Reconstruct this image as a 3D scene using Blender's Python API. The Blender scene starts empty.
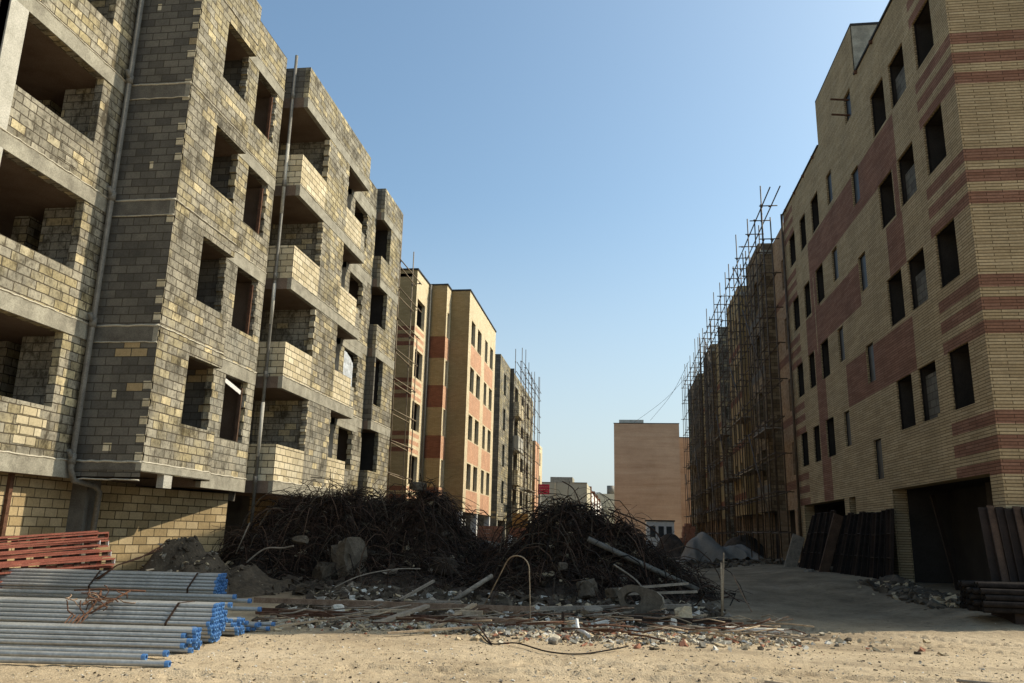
import bpy, bmesh, math, random
from mathutils import Vector, Matrix, noise
R = random.Random(7)
rad = math.radians
scene = bpy.context.scene
col = scene.collection
H = 1.6                                   # eye height of the photographer

# ------------------------------------------------------------------ camera
FPX = 793.6
PITCH, ROLL, YAW = 0.236474, 0.0234418, 0.137176
def cam_axes():
    cy, sy = math.cos(YAW), math.sin(YAW)
    cp, sp = math.cos(PITCH), math.sin(PITCH)
    cr, sr = math.cos(ROLL), math.sin(ROLL)
    Rz = Matrix(((cy, sy, 0), (-sy, cy, 0), (0, 0, 1)))
    B = Matrix(((1, 0, 0), (0, 0, -1), (0, 1, 0)))
    P = Matrix(((1, 0, 0), (0, cp, sp), (0, -sp, cp)))
    Q = Matrix(((cr, -sr, 0), (sr, cr, 0), (0, 0, 1)))
    return Q @ P @ B @ Rz
AX = cam_axes()
cam_d = bpy.data.cameras.new('camera'); cam = bpy.data.objects.new('camera', cam_d); col.objects.link(cam)
r, d, f = AX[0], AX[1], AX[2]
cam.matrix_world = Matrix(((r[0], -d[0], -f[0], 0), (r[1], -d[1], -f[1], 0), (r[2], -d[2], -f[2], H), (0, 0, 0, 1)))
cam_d.sensor_width = 36; cam_d.lens = FPX * 36 / 1024; cam_d.clip_start = 0.05; cam_d.clip_end = 3000
scene.camera = cam

# ------------------------------------------------------------------ light
SUN_AZ, SUN_EL = 21.5, 40.5
sd = Vector((math.cos(rad(SUN_EL)) * math.cos(rad(SUN_AZ)), math.cos(rad(SUN_EL)) * math.sin(rad(SUN_AZ)), math.sin(rad(SUN_EL))))
sl = bpy.data.lights.new('sun', 'SUN'); sl.energy = 5.0; sl.angle = rad(0.53); sl.color = (1.0, 0.9, 0.73)
so = bpy.data.objects.new('sun', sl); col.objects.link(so); so.rotation_euler = sd.to_track_quat('Z', 'Y').to_euler()
so.location = (0, 0, 60)
w = bpy.data.worlds.new('World'); scene.world = w; w.use_nodes = True
nt = w.node_tree; bg = nt.nodes['Background']
sky = nt.nodes.new('ShaderNodeTexSky'); sky.sky_type = 'NISHITA'; sky.sun_disc = False
sky.sun_elevation = rad(SUN_EL); sky.sun_rotation = rad(90 - SUN_AZ); sky.altitude = 100
sky.air_density = 1.0; sky.dust_density = 2.6; sky.ozone_density = 0.9
tint = nt.nodes.new('ShaderNodeMix'); tint.data_type = 'RGBA'; tint.blend_type = 'MULTIPLY'; tint.inputs[0].default_value = 1.0
tint.inputs[7].default_value = (1.14, 1.32, 1.28, 1)            # hazy, slightly cyan city air
tc = nt.nodes.new('ShaderNodeTexCoord'); sx = nt.nodes.new('ShaderNodeSeparateXYZ'); nt.links.new(tc.outputs['Generated'], sx.inputs[0])
hz = nt.nodes.new('ShaderNodeValToRGB'); hz.color_ramp.elements[0].position = 0.0; hz.color_ramp.elements[0].color = (0.72, 0.72, 0.72, 1); hz.color_ramp.elements[1].position = 0.42; hz.color_ramp.elements[1].color = (0, 0, 0, 1); hz.color_ramp.interpolation = 'EASE'
nt.links.new(sx.outputs[2], hz.inputs[0])
haze = nt.nodes.new('ShaderNodeMix'); haze.data_type = 'RGBA'; haze.inputs[7].default_value = (4.5, 4.95, 5.2, 1)   # dusty layer low over the city
nt.links.new(hz.outputs[0], haze.inputs[0]); nt.links.new(tint.outputs[2], haze.inputs[6])
nt.links.new(sky.outputs[0], tint.inputs[6]); nt.links.new(haze.outputs[2], bg.inputs[0]); bg.inputs[1].default_value = 0.15
scene.view_settings.view_transform = 'Standard'; scene.view_settings.look = 'None'
scene.view_settings.exposure = 0; scene.view_settings.gamma = 1
try:
    scene.cycles.max_bounces = 6; scene.cycles.diffuse_bounces = 3; scene.cycles.use_denoising = True
except Exception: pass

# ------------------------------------------------------------------ materials
def new_mat(name, rough=0.9, spec=0.2, metal=0.0):
    m = bpy.data.materials.new(name); m.use_nodes = True
    b = m.node_tree.nodes['Principled BSDF']
    b.inputs['Roughness'].default_value = rough; b.inputs['Specular IOR Level'].default_value = spec; b.inputs['Metallic'].default_value = metal
    return m, m.node_tree, b
def N(t, typ, **kw):
    n = t.nodes.new(typ)
    for k, v in kw.items():
        if k in n.inputs: n.inputs[k].default_value = v
        else: setattr(n, k, v)
    return n
def ramp(t, src, stops, interp='LINEAR'):
    n = t.nodes.new('ShaderNodeValToRGB'); n.color_ramp.interpolation = interp
    e = n.color_ramp.elements
    while len(e) > 1: e.remove(e[-1])
    e[0].position = stops[0][0]; e[0].color = (*stops[0][1], 1)
    for p, c in stops[1:]:
        x = e.new(p); x.color = (*c, 1)
    t.links.new(src, n.inputs[0]); return n.outputs[0]
def mix(t, a, b, fac, mode='MIX'):
    n = t.nodes.new('ShaderNodeMix'); n.data_type = 'RGBA'; n.blend_type = mode
    for s, v in ((6, a), (7, b), (0, fac)):
        if hasattr(v, 'links') or hasattr(v, 'is_linked'): t.links.new(v, n.inputs[s])
        else: n.inputs[s].default_value = (*v, 1) if isinstance(v, tuple) else v
    return n.outputs[2]
def bump(t, b, h, strength=0.4, dist=0.02):
    n = N(t, 'ShaderNodeBump', Strength=strength, Distance=dist); t.links.new(h, n.inputs['Height']); t.links.new(n.outputs[0], b.inputs['Normal'])
def objco(t): return t.nodes.new('ShaderNodeTexCoord').outputs['Object']
def uvco(t): return t.nodes.new('ShaderNodeTexCoord').outputs['UV']
def noise_tex(t, co, scale, detail=4, rough=0.6):
    n = N(t, 'ShaderNodeTexNoise', Scale=scale, Detail=detail, Roughness=rough); t.links.new(co, n.inputs['Vector']); return n.outputs['Fac']

def rough_mat(name, c1, c2, scale=3.0, rough=0.92, bstr=0.35, bdist=0.01, fine=40, spec=0.15, metal=0, c3=None):
    m, t, b = new_mat(name, rough, spec, metal); co = objco(t)
    n1 = noise_tex(t, co, scale, 5, 0.65); n2 = noise_tex(t, co, fine, 3, 0.6)
    st = [(0.32, c1), (0.66, c2)]
    if c3: st.append((0.8, c3))
    c = ramp(t, n1, st)
    k = ramp(t, n2, [(0.3, (0.72, 0.72, 0.72)), (0.7, (1.15, 1.15, 1.15))])
    t.links.new(mix(t, c, k, 1.0, 'MULTIPLY'), b.inputs['Base Color'])
    bump(t, b, n2, bstr, bdist); return m

def masonry(name, bw, bh, mortar, stops, mortar_col, patch=None, patch_scale=0.35, stain=0.5, bdist=0.012, wob=0.012, offset=0.5, rough=0.9):
    m, t, b = new_mat(name, rough, 0.12); uv = uvco(t); ob = objco(t)
    # small wobble of the courses
    nz = N(t, 'ShaderNodeTexNoise', Scale=1.7, Detail=2); t.links.new(uv, nz.inputs['Vector'])
    vm = N(t, 'ShaderNodeVectorMath', operation='MULTIPLY_ADD'); vm.inputs[1].default_value = (wob, wob, 0)
    t.links.new(nz.outputs['Color'], vm.inputs[0]); t.links.new(uv, vm.inputs[2])
    nz2 = N(t, 'ShaderNodeTexNoise', Scale=15.0, Detail=2); t.links.new(uv, nz2.inputs['Vector'])
    vm2 = N(t, 'ShaderNodeVectorMath', operation='MULTIPLY_ADD'); vm2.inputs[1].default_value = (wob * 0.9, wob * 0.9, 0)
    t.links.new(nz2.outputs['Color'], vm2.inputs[0]); t.links.new(vm.outputs[0], vm2.inputs[2]); vm = vm2
    br = t.nodes.new('ShaderNodeTexBrick'); br.offset = offset; br.squash = 1
    for k, v in {'Scale': 1.0, 'Mortar Size': mortar, 'Mortar Smooth': 0.15, 'Bias': 0.0, 'Brick Width': bw, 'Row Height': bh}.items(): br.inputs[k].default_value = v
    br.inputs['Color1'].default_value = (0, 0, 0, 1); br.inputs['Color2'].default_value = (1, 1, 1, 1); br.inputs['Mortar'].default_value = (.5, .5, .5, 1)
    t.links.new(vm.outputs[0], br.inputs['Vector'])
    c = ramp(t, br.outputs['Color'], stops)
    if patch:
        n0 = noise_tex(t, ob, patch_scale, 4, 0.62)
        add = N(t, 'ShaderNodeMath', operation='MULTIPLY_ADD'); add.inputs[1].default_value = 0.28
        t.links.new(br.outputs['Color'], add.inputs[0]); t.links.new(n0, add.inputs[2])
        c2 = ramp(t, br.outputs['Color'], patch)
        fac = ramp(t, add.outputs[0], [(0.45, (0, 0, 0)), (0.64, (1, 1, 1))])
        c = mix(t, c, c2, fac)
        # smeared mortar and soot, in broad soft patches with ragged edges
        mp = N(t, 'ShaderNodeMapping'); mp.inputs['Scale'].default_value = (1.0, 1.0, 0.55); t.links.new(ob, mp.inputs['Vector'])
        n5 = noise_tex(t, mp.outputs[0], 2.6, 7, 0.78)
        c = mix(t, c, ramp(t, n5, [(0.38, (0.34, 0.325, 0.3)), (0.5, (0.95, 0.95, 0.95)), (0.6, (1.0, 1.0, 1.0)), (0.7, (1.3, 1.27, 1.2))]), 1.0, 'MULTIPLY')
        n6 = noise_tex(t, ob, 9.0, 5, 0.75)
        c = mix(t, c, ramp(t, n6, [(0.36, (0.55, 0.53, 0.5)), (0.48, (1, 1, 1)), (0.64, (1.12, 1.1, 1.05))]), 0.9, 'MULTIPLY')
    n1 = noise_tex(t, ob, 0.9, 6, 0.7)
    k = ramp(t, n1, [(0.3, (1 - stain * 0.55,) * 3), (0.62, (1.08, 1.07, 1.05))])
    c = mix(t, c, k, 1.0, 'MULTIPLY')
    n2 = noise_tex(t, ob, 23, 4, 0.7)
    k2 = ramp(t, n2, [(0.3, (0.8, 0.8, 0.8)), (0.7, (1.12, 1.12, 1.12))])
    c = mix(t, c, k2, 1.0, 'MULTIPLY')
    c = mix(t, c, mortar_col, br.outputs['Fac'])
    t.links.new(c, b.inputs['Base Color'])
    inv = N(t, 'ShaderNodeMath', operation='MULTIPLY_ADD'); inv.inputs[1].default_value = -1.0
    t.links.new(br.outputs['Fac'], inv.inputs[0]); 
    sc = N(t, 'ShaderNodeMath', operation='MULTIPLY'); sc.inputs[1].default_value = 0.35; t.links.new(n2, sc.inputs[0]); t.links.new(sc.outputs[0], inv.inputs[2])
    bump(t, b, inv.outputs[0], 0.9, bdist); return m

YEL = [(0.0, (0.40, 0.335, 0.195)), (0.3, (0.50, 0.425, 0.255)), (0.7, (0.59, 0.51, 0.31)), (1.0, (0.7, 0.61, 0.39))]
GRY = [(0.0, (0.22, 0.2, 0.155)), (0.5, (0.32, 0.292, 0.228)), (0.88, (0.4, 0.365, 0.285)), (0.9, (0.62, 0.53, 0.33)), (1.0, (0.54, 0.45, 0.28))]
M = {}
M['block'] = masonry('weathered_block', 0.40, 0.20, 0.013, YEL, (0.08, 0.065, 0.045), patch=GRY, patch_scale=0.42, stain=0.9, wob=0.022, bdist=0.02)
M['block_grey'] = masonry('grey_block', 0.40, 0.20, 0.011, [(0.0, (0.38, 0.36, 0.295)), (1.0, (0.5, 0.47, 0.385))], (0.09, 0.08, 0.06), patch=GRY, stain=0.7)
M['block_dark'] = masonry('shaded_grey_block', 0.40, 0.20, 0.011, [(0.0, (0.10, 0.092, 0.078)), (0.5, (0.15, 0.138, 0.115)), (0.984, (0.175, 0.16, 0.13)), (0.988, (0.4, 0.3, 0.16)), (1.0, (0.44, 0.33, 0.18))], (0.07, 0.06, 0.045), stain=0.6)  # grey block with the shade of the side faces put into its colour
M['block_gf'] = masonry('yellow_brown_block', 0.40, 0.20, 0.012, [(0.0, (0.34, 0.25, 0.13)), (0.5, (0.41, 0.31, 0.17)), (1.0, (0.5, 0.39, 0.23))], (0.08, 0.06, 0.035), stain=0.5)
M['block_yellow'] = masonry('yellow_block', 0.40, 0.20, 0.012, [(0.0, (0.5, 0.42, 0.27)), (0.5, (0.6, 0.51, 0.34)), (1.0, (0.68, 0.6, 0.43))], (0.10, 0.08, 0.05), stain=0.45)
BY = [(0.0, (0.37, 0.27, 0.15)), (0.5, (0.425, 0.318, 0.18)), (1.0, (0.48, 0.365, 0.215))]
BR = [(0.0, (0.215, 0.105, 0.066)), (0.5, (0.25, 0.128, 0.081)), (1.0, (0.285, 0.152, 0.1))]
M['brick_yellow'] = masonry('buff_brick', 0.7, 0.074, 0.0085, BY, (0.12, 0.085, 0.043), stain=0.4, bdist=0.012, wob=0.006)
M['brick_red'] = masonry('red_brick', 0.7, 0.074, 0.008, BR, (0.09, 0.046, 0.028), stain=0.4, bdist=0.01, wob=0.006)
M['brick_pink'] = masonry('salmon_brick', 0.26, 0.074, 0.006, [(0.0, (0.56, 0.31, 0.19)), (1.0, (0.66, 0.4, 0.26))], (0.4, 0.24, 0.16), stain=0.4, bdist=0.005, wob=0.004)
M['brick_cream'] = masonry('cream_brick', 0.26, 0.074, 0.006, [(0.0, (0.64, 0.53, 0.34)), (1.0, (0.75, 0.64, 0.44))], (0.5, 0.38, 0.23), stain=0.25, bdist=0.005, wob=0.004)
M['brick_brown_and_shaded'] = masonry('brown_and_shaded_brick', 0.26, 0.074, 0.006, [(0.0, (0.33, 0.23, 0.105)), (1.0, (0.4, 0.285, 0.14))], (0.25, 0.17, 0.09), stain=0.3, bdist=0.005, wob=0.004)  # brown row bays, and cream brick with shade in its colour on side walls
M['brick_dim'] = masonry('dim_brown_block', 0.40, 0.20, 0.012, [(0.0, (0.15, 0.105, 0.06)), (0.5, (0.23, 0.165, 0.095)), (1.0, (0.3, 0.22, 0.13))], (0.08, 0.06, 0.04), stain=0.9)
M['brick_rust_and_shaded'] = masonry('rust_and_shaded_brick', 0.26, 0.074, 0.006, [(0.0, (0.17, 0.065, 0.035)), (1.0, (0.23, 0.09, 0.05))], (0.2, 0.1, 0.06), stain=0.3, bdist=0.005, wob=0.004)  # red bands and piers; side bands are salmon brick with shade in the colour
M['brick_tan'] = masonry('tan_streaked_brick', 0.26, 0.11, 0.007, [(0.0, (0.30, 0.19, 0.105)), (0.5, (0.38, 0.25, 0.15)), (1.0, (0.43, 0.29, 0.175))], (0.28, 0.18, 0.11), stain=0.5, bdist=0.005, wob=0.004)
m, t, b = new_mat('streaked_tan_brickwork', 0.92, 0.1); co = objco(t)
mp = N(t, 'ShaderNodeMapping'); mp.inputs['Scale'].default_value = (0.12, 0.12, 1.6); t.links.new(co, mp.inputs['Vector'])
n1 = noise_tex(t, mp.outputs[0], 1.0, 6, 0.7); n2 = noise_tex(t, co, 0.25, 4, 0.6); n3 = noise_tex(t, co, 9, 3, 0.6)
c = ramp(t, n1, [(0.3, (0.37, 0.24, 0.15)), (0.5, (0.45, 0.31, 0.205)), (0.7, (0.5, 0.36, 0.245))])
c = mix(t, c, ramp(t, n2, [(0.3, (0.85, 0.82, 0.8)), (0.7, (1.1, 1.1, 1.1))]), 1.0, 'MULTIPLY')
t.links.new(mix(t, c, ramp(t, n3, [(0.3, (0.9,) * 3), (0.7, (1.06,) * 3)]), 1.0, 'MULTIPLY'), b.inputs['Base Color']); M['brick_streak'] = m
M['concrete'] = rough_mat('raw_concrete', (0.22, 0.2, 0.155), (0.40, 0.37, 0.29), 2.6, bstr=0.5)
M['concrete_pale'] = rough_mat('pale_concrete', (0.36, 0.34, 0.28), (0.52, 0.49, 0.42), 2.0, bstr=0.4)
M['concrete_dark'] = rough_mat('dark_grey_concrete', (0.10, 0.09, 0.075), (0.18, 0.165, 0.135), 2.2, bstr=0.5)  # darker concrete for slab sides, soffits and columns
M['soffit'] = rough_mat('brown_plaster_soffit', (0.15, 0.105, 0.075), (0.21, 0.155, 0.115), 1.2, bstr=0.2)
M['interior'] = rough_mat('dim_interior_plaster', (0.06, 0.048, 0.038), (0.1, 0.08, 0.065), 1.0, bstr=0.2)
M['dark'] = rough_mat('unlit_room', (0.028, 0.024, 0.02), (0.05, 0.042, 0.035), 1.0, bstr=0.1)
M['mortar'] = rough_mat('mortar_squeeze', (0.42, 0.38, 0.29), (0.58, 0.53, 0.42), 6, bstr=0.6)
M['pvc'] = rough_mat('dusty_plastic_pipe', (0.12, 0.11, 0.09), (0.19, 0.175, 0.145), 5, rough=0.6, bstr=0.1, spec=0.3)
M['rust'] = rough_mat('rusty_steel', (0.075, 0.038, 0.024), (0.16, 0.082, 0.05), 9, bstr=0.4, c3=(0.22, 0.12, 0.075))
M['rust_dark'] = rough_mat('dark_rusted_bar', (0.035, 0.022, 0.016), (0.085, 0.05, 0.034), 5, bstr=0.3)
M['rust_tan'] = rough_mat('tan_rusty_bar', (0.2, 0.125, 0.08), (0.34, 0.24, 0.165), 7, bstr=0.3)  # tan tone of rust for sticks, rods and wire
M['scaffold'] = rough_mat('scaffold_tube', (0.055, 0.036, 0.022), (0.12, 0.08, 0.048), 3, rough=0.6, bstr=0.2, spec=0.3)
M['scaffold_light'] = rough_mat('pale_scaffold_tube', (0.16, 0.12, 0.075), (0.3, 0.23, 0.15), 3, rough=0.7, bstr=0.2)
M['wood'] = rough_mat('weathered_board', (0.28, 0.2, 0.125), (0.46, 0.36, 0.245), 6, bstr=0.3, c3=(0.54, 0.45, 0.33))
M['wood_grey'] = rough_mat('grey_board', (0.20, 0.165, 0.125), (0.36, 0.30, 0.23), 6, bstr=0.3)
M['oxide'] = rough_mat('red_oxide_paint', (0.2, 0.065, 0.045), (0.3, 0.105, 0.07), 4, rough=0.8, bstr=0.15, c3=(0.36, 0.17, 0.12))
M['panel'] = rough_mat('rusty_formwork_steel', (0.024, 0.017, 0.013), (0.05, 0.033, 0.024), 3, rough=0.75, bstr=0.2)
M['panel_warm'] = rough_mat('warm_rusted_panel', (0.07, 0.042, 0.027), (0.13, 0.08, 0.052), 3, rough=0.8, bstr=0.2)
M['blacksteel'] = rough_mat('black_steel', (0.014, 0.012, 0.011), (0.03, 0.025, 0.022), 5, rough=0.95, bstr=0.1, spec=0.04)
M['soil'] = rough_mat('dark_soil', (0.055, 0.043, 0.03), (0.115, 0.088, 0.06), 2.5, bstr=0.8, bdist=0.04, fine=14)
M['soil_dark'] = rough_mat('heap_soil', (0.04, 0.03, 0.022), (0.085, 0.065, 0.047), 2.5, bstr=0.8, bdist=0.04, fine=12)
M['rock'] = rough_mat('broken_concrete_lump', (0.085, 0.068, 0.048), (0.16, 0.13, 0.095), 3, bstr=0.9, bdist=0.03, fine=11)
M['rubble_white'] = rough_mat('white_plaster_rubble', (0.50, 0.46, 0.38), (0.72, 0.68, 0.6), 6, bstr=0.4)
M['rubble_cream'] = rough_mat('cream_plaster_rubble', (0.46, 0.4, 0.29), (0.64, 0.57, 0.44), 6, bstr=0.4)
M['rubble_tan'] = rough_mat('tan_block_rubble', (0.36, 0.28, 0.17), (0.55, 0.44, 0.29), 6, bstr=0.4)
M['rubble_grey'] = rough_mat('grey_rubble', (0.2, 0.175, 0.135), (0.31, 0.275, 0.22), 6, bstr=0.4)
M['rubble_red'] = rough_mat('brick_rubble', (0.24, 0.1, 0.06), (0.38, 0.18, 0.11), 6, bstr=0.4)
M['tarp'] = rough_mat('grey_cloth_sheet', (0.17, 0.148, 0.12), (0.25, 0.22, 0.18), 1.6, rough=0.8, bstr=0.25)
M['orange'] = rough_mat('ochre_sheet', (0.38, 0.19, 0.06), (0.5, 0.27, 0.09), 2, bstr=0.2)
M['white'] = rough_mat('white_paint', (0.66, 0.64, 0.6), (0.8, 0.78, 0.74), 3, rough=0.6, bstr=0.1)
M['plastic_film'] = rough_mat('cloudy_plastic_film', (0.45, 0.47, 0.48), (0.62, 0.64, 0.65), 4, rough=0.4, bstr=0.5, bdist=0.03, fine=9, spec=0.5)
M['signred'] = rough_mat('red_sign_paint', (0.46, 0.035, 0.06), (0.54, 0.05, 0.08), 2, rough=0.5, bstr=0.05)
M['beige'] = rough_mat('beige_render', (0.42, 0.38, 0.27), (0.5, 0.45, 0.33), 0.3, bstr=0.1)
M['coping'] = rough_mat('dark_coping', (0.03, 0.03, 0.032), (0.055, 0.053, 0.05), 3, bstr=0.1)
M['glass'] = None
m, t, b = new_mat('dusty_glass', 0.45, 0.25); b.inputs['Base Color'].default_value = (0.03, 0.035, 0.04, 1)
n_ = noise_tex(t, objco(t), 2.0); t.links.new(ramp(t, n_, [(0.3, (0.015, 0.018, 0.02)), (0.7, (0.05, 0.055, 0.058))]), b.inputs['Base Color']); M['glass'] = m
m, t, b = new_mat('galvanised_steel', 0.42, 0.5, 0.35)
co = objco(t); n1 = noise_tex(t, co, 1.1, 5, 0.7); n2 = noise_tex(t, co, 26, 3)
c = ramp(t, n1, [(0.3, (0.31, 0.31, 0.29)), (0.55, (0.45, 0.45, 0.425)), (0.75, (0.42, 0.365, 0.285))])
t.links.new(mix(t, c, ramp(t, n2, [(0.3, (0.8,) * 3), (0.7, (1.1,) * 3)]), 1.0, 'MULTIPLY'), b.inputs['Base Color']); M['galv'] = m
m, t, b = new_mat('blue_cap_plastic', 0.45, 0.4)
n1 = noise_tex(t, objco(t), 14, 3); t.links.new(ramp(t, n1, [(0.3, (0.04, 0.12, 0.31)), (0.7, (0.12, 0.27, 0.52))]), b.inputs['Base Color']); M['blue'] = m
# ground: pale sand with tracks, gravel specks, darker soil near the rubble and painted-in shade
m, t, b = new_mat('sandy_ground', 0.95, 0.1); co = objco(t)
n1 = noise_tex(t, co, 0.35, 6, 0.65); n2 = noise_tex(t, co, 6.0, 5, 0.7); n3 = noise_tex(t, co, 55, 3, 0.6)
c = ramp(t, n1, [(0.3, (0.37, 0.285, 0.185)), (0.5, (0.48, 0.38, 0.255)), (0.7, (0.56, 0.455, 0.32))])
c = mix(t, c, ramp(t, n2, [(0.28, (0.62, 0.59, 0.55)), (0.46, (0.97, 0.97, 0.97)), (0.75, (1.1, 1.09, 1.06))]), 1.0, 'MULTIPLY')
vo = N(t, 'ShaderNodeTexVoronoi', Scale=28.0); t.links.new(co, vo.inputs['Vector'])
c = mix(t, c, ramp(t, vo.outputs['Distance'], [(0.1, (0.42, 0.4, 0.38)), (0.24, (1, 1, 1))]), 0.75, 'MULTIPLY')
c = mix(t, c, ramp(t, n3, [(0.3, (0.78, 0.77, 0.75)), (0.7, (1.14, 1.13, 1.1))]), 1.0, 'MULTIPLY')
at = N(t, 'ShaderNodeAttribute', attribute_name='dirt_and_shade')  # soil mask that also carries painted shade
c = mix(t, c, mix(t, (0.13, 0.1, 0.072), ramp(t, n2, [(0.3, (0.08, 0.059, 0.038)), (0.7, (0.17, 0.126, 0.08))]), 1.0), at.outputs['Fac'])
t.links.new(c, b.inputs['Base Color'])
ad = N(t, 'ShaderNodeMath', operation='MULTIPLY_ADD'); ad.inputs[1].default_value = 0.35; t.links.new(n3, ad.inputs[0]); t.links.new(n2, ad.inputs[2])
bump(t, b, ad.outputs[0], 0.9, 0.05); M['sand'] = m

# ------------------------------------------------------------------ mesh builder
class MB:
    def __init__(s): s.v = []; s.f = []; s.m = []; s.ms = []; s.sm = []; s.uv = {}
    def mi(s, m):
        if m not in s.ms: s.ms.append(m)
        return s.ms.index(m)
    def face(s, pts, m, smooth=False, uv=None):
        i = len(s.v); s.v += [Vector(p) for p in pts]; 
        if uv: s.uv[len(s.f)] = uv
        s.f.append(list(range(i, i + len(pts)))); s.m.append(s.mi(m)); s.sm.append(smooth)
    def box(s, a, b, m, mx=None, skip=''):
        x0, y0, z0 = a; x1, y1, z1 = b
        P = [Vector(p) for p in ((x0,y0,z0),(x1,y0,z0),(x1,y1,z0),(x0,y1,z0),(x0,y0,z1),(x1,y0,z1),(x1,y1,z1),(x0,y1,z1))]
        if mx: P = [mx @ p for p in P]
        for k, q in (('b',(0,3,2,1)),('t',(4,5,6,7)),('y',(0,1,5,4)),('X',(1,2,6,5)),('Y',(2,3,7,6)),('x',(3,0,4,7))):
            if k not in skip: s.face([P[i] for i in q], m)
    def bar(s, p, q, w, h, m, up=(0, 0, 1)):       # rectangular bar from p to q
        p = Vector(p); q = Vector(q); d = (q - p); L = d.length
        if L < 1e-6: return
        d.normalize(); u = Vector(up)
        if abs(d.dot(u)) > 0.98: u = Vector((1, 0, 0))
        a = d.cross(u).normalized(); c = a.cross(d).normalized()
        mx = Matrix(((a[0], d[0], c[0], p[0]), (a[1], d[1], c[1], p[1]), (a[2], d[2], c[2], p[2]), (0, 0, 0, 1)))
        s.box((-w / 2, 0, -h / 2), (w / 2, L, h / 2), m, mx)
    def tube(s, pts, r, n, m, cap=True, smooth=True, r2=None):
        pts = [Vector(p) for p in pts]; k = len(pts); base = len(s.v); mi = s.mi(m)
        prev = None
        for i, p in enumerate(pts):
            d = (pts[min(i + 1, k - 1)] - pts[max(i - 1, 0)])
            if d.length < 1e-9: d = Vector((0, 0, 1))
            d.normalize()
            if prev is None:
                u = Vector((0, 0, 1)) if abs(d.z) < 0.9 else Vector((1, 0, 0))
                a = d.cross(u).normalized()
            else:
                a = (prev - d * prev.dot(d))
                a = a.normalized() if a.length > 1e-6 else d.orthogonal().normalized()
            prev = a; c = d.cross(a)
            rr = r if r2 is None else r + (r2 - r) * i / max(1, k - 1)
            for j in range(n):
                th = 2 * math.pi * j / n
                s.v.append(p + (a * math.cos(th) + c * math.sin(th)) * rr)
        for i in range(k - 1):
            for j in range(n):
                s.f.append([base + i * n + j, base + i * n + (j + 1) % n, base + (i + 1) * n + (j + 1) % n, base + (i + 1) * n + j]); s.m.append(mi); s.sm.append(smooth)
        if cap:
            s.f.append([base + j for j in range(n)][::-1]); s.m.append(mi); s.sm.append(False)
            s.f.append([base + (k - 1) * n + j for j in range(n)]); s.m.append(mi); s.sm.append(False)
    def lump(s, c, rx, ry, rz, m, rnd, sub=1, rough=0.35, rot=None):
        bm = bmesh.new(); bmesh.ops.create_icosphere(bm, subdivisions=sub, radius=1)
        base = len(s.v); off = Vector((rnd.uniform(-50, 50), rnd.uniform(-50, 50), rnd.uniform(-50, 50)))
        rm = Matrix.Rotation(rnd.uniform(0, 6.28), 3, 'Z') @ Matrix.Rotation(rnd.uniform(-0.5, 0.5), 3, 'X') if rot is None else rot
        for v in bm.verts:
            k = 1 + rough * noise.noise(v.co * 1.3 + off) + rough * 0.5 * noise.noise(v.co * 3.1 + off)
            p = v.co * k
            # flatten into facets so it reads as a broken block
            p = Vector((max(-0.78, min(0.78, p.x)) * rx, max(-0.78, min(0.78, p.y)) * ry, max(-0.74, min(0.74, p.z)) * rz))
            s.v.append(rm @ p + Vector(c))
        mi = s.mi(m)
        for f_ in bm.faces:
            s.f.append([base + v.index for v in f_.verts]); s.m.append(mi); s.sm.append(False)
        bm.free()
    def shard(s, c, sz, m, rnd, flat=1.0):
        lx, ly, lz = sz * rnd.uniform(0.6, 1.7), sz * rnd.uniform(0.45, 1.1), sz * rnd.uniform(0.2, 0.75) * flat
        rm = Matrix.Rotation(rnd.uniform(0, 6.28), 3, 'Z') @ Matrix.Rotation(rnd.uniform(-0.6, 0.6), 3, 'X') @ Matrix.Rotation(rnd.uniform(-0.6, 0.6), 3, 'Y')
        P = [rm @ Vector((x * lx * rnd.uniform(0.35, 1.1), y * ly * rnd.uniform(0.35, 1.1), z * lz * rnd.uniform(0.4, 1.1))) + Vector(c) for x, y, z in ((-1,-1,-1),(1,-1,-1),(1,1,-1),(-1,1,-1),(-1,-1,1),(1,-1,1),(1,1,1),(-1,1,1))]
        b0 = len(s.v); s.v += P; mi = s.mi(m)
        for q in ((0,3,2,1),(4,5,6,7),(0,1,5,4),(1,2,6,5),(2,3,7,6),(3,0,4,7)):
            s.f.append([b0 + k for k in (q[0], q[1], q[2])]); s.m.append(mi); s.sm.append(False)
            s.f.append([b0 + k for k in (q[0], q[2], q[3])]); s.m.append(mi); s.sm.append(False)
    def build(s, name, parent=None, base=None, kind=None):
        L = wloc(parent) if parent is not None else Vector(base if base is not None else (0, 0, 0))
        me = bpy.data.meshes.new(name)
        me.from_pydata([tuple(v - L) for v in s.v], [], s.f)
        for m_ in s.ms: me.materials.append(M[m_])
        me.polygons.foreach_set('material_index', s.m); me.polygons.foreach_set('use_smooth', s.sm)
        uvl = me.uv_layers.new(name='UVMap'); data = [0.0] * (2 * len(me.loops))
        for p in me.polygons:
            n = p.normal; ax = max(range(3), key=lambda i: abs(n[i]))
            cu = s.uv.get(p.index)
            for q, li in enumerate(p.loop_indices):
                co = s.v[me.loops[li].vertex_index]
                if cu: u, v = cu[q]
                elif ax == 0: u, v = co.y, co.z
                elif ax == 1: u, v = co.x, co.z
                else: u, v = co.x, co.y
                data[2 * li] = u + 37.0; data[2 * li + 1] = v + 0.09
        uvl.data.foreach_set('uv', data)
        me.update()
        o = bpy.data.objects.new(name, me); col.objects.link(o)
        if parent is not None: o.parent = parent
        else: o.location = L
        if kind: o['kind'] = kind
        return o
def wloc(o):
    L = Vector((0, 0, 0))
    while o is not None: L += o.location; o = o.parent
    return L
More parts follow.
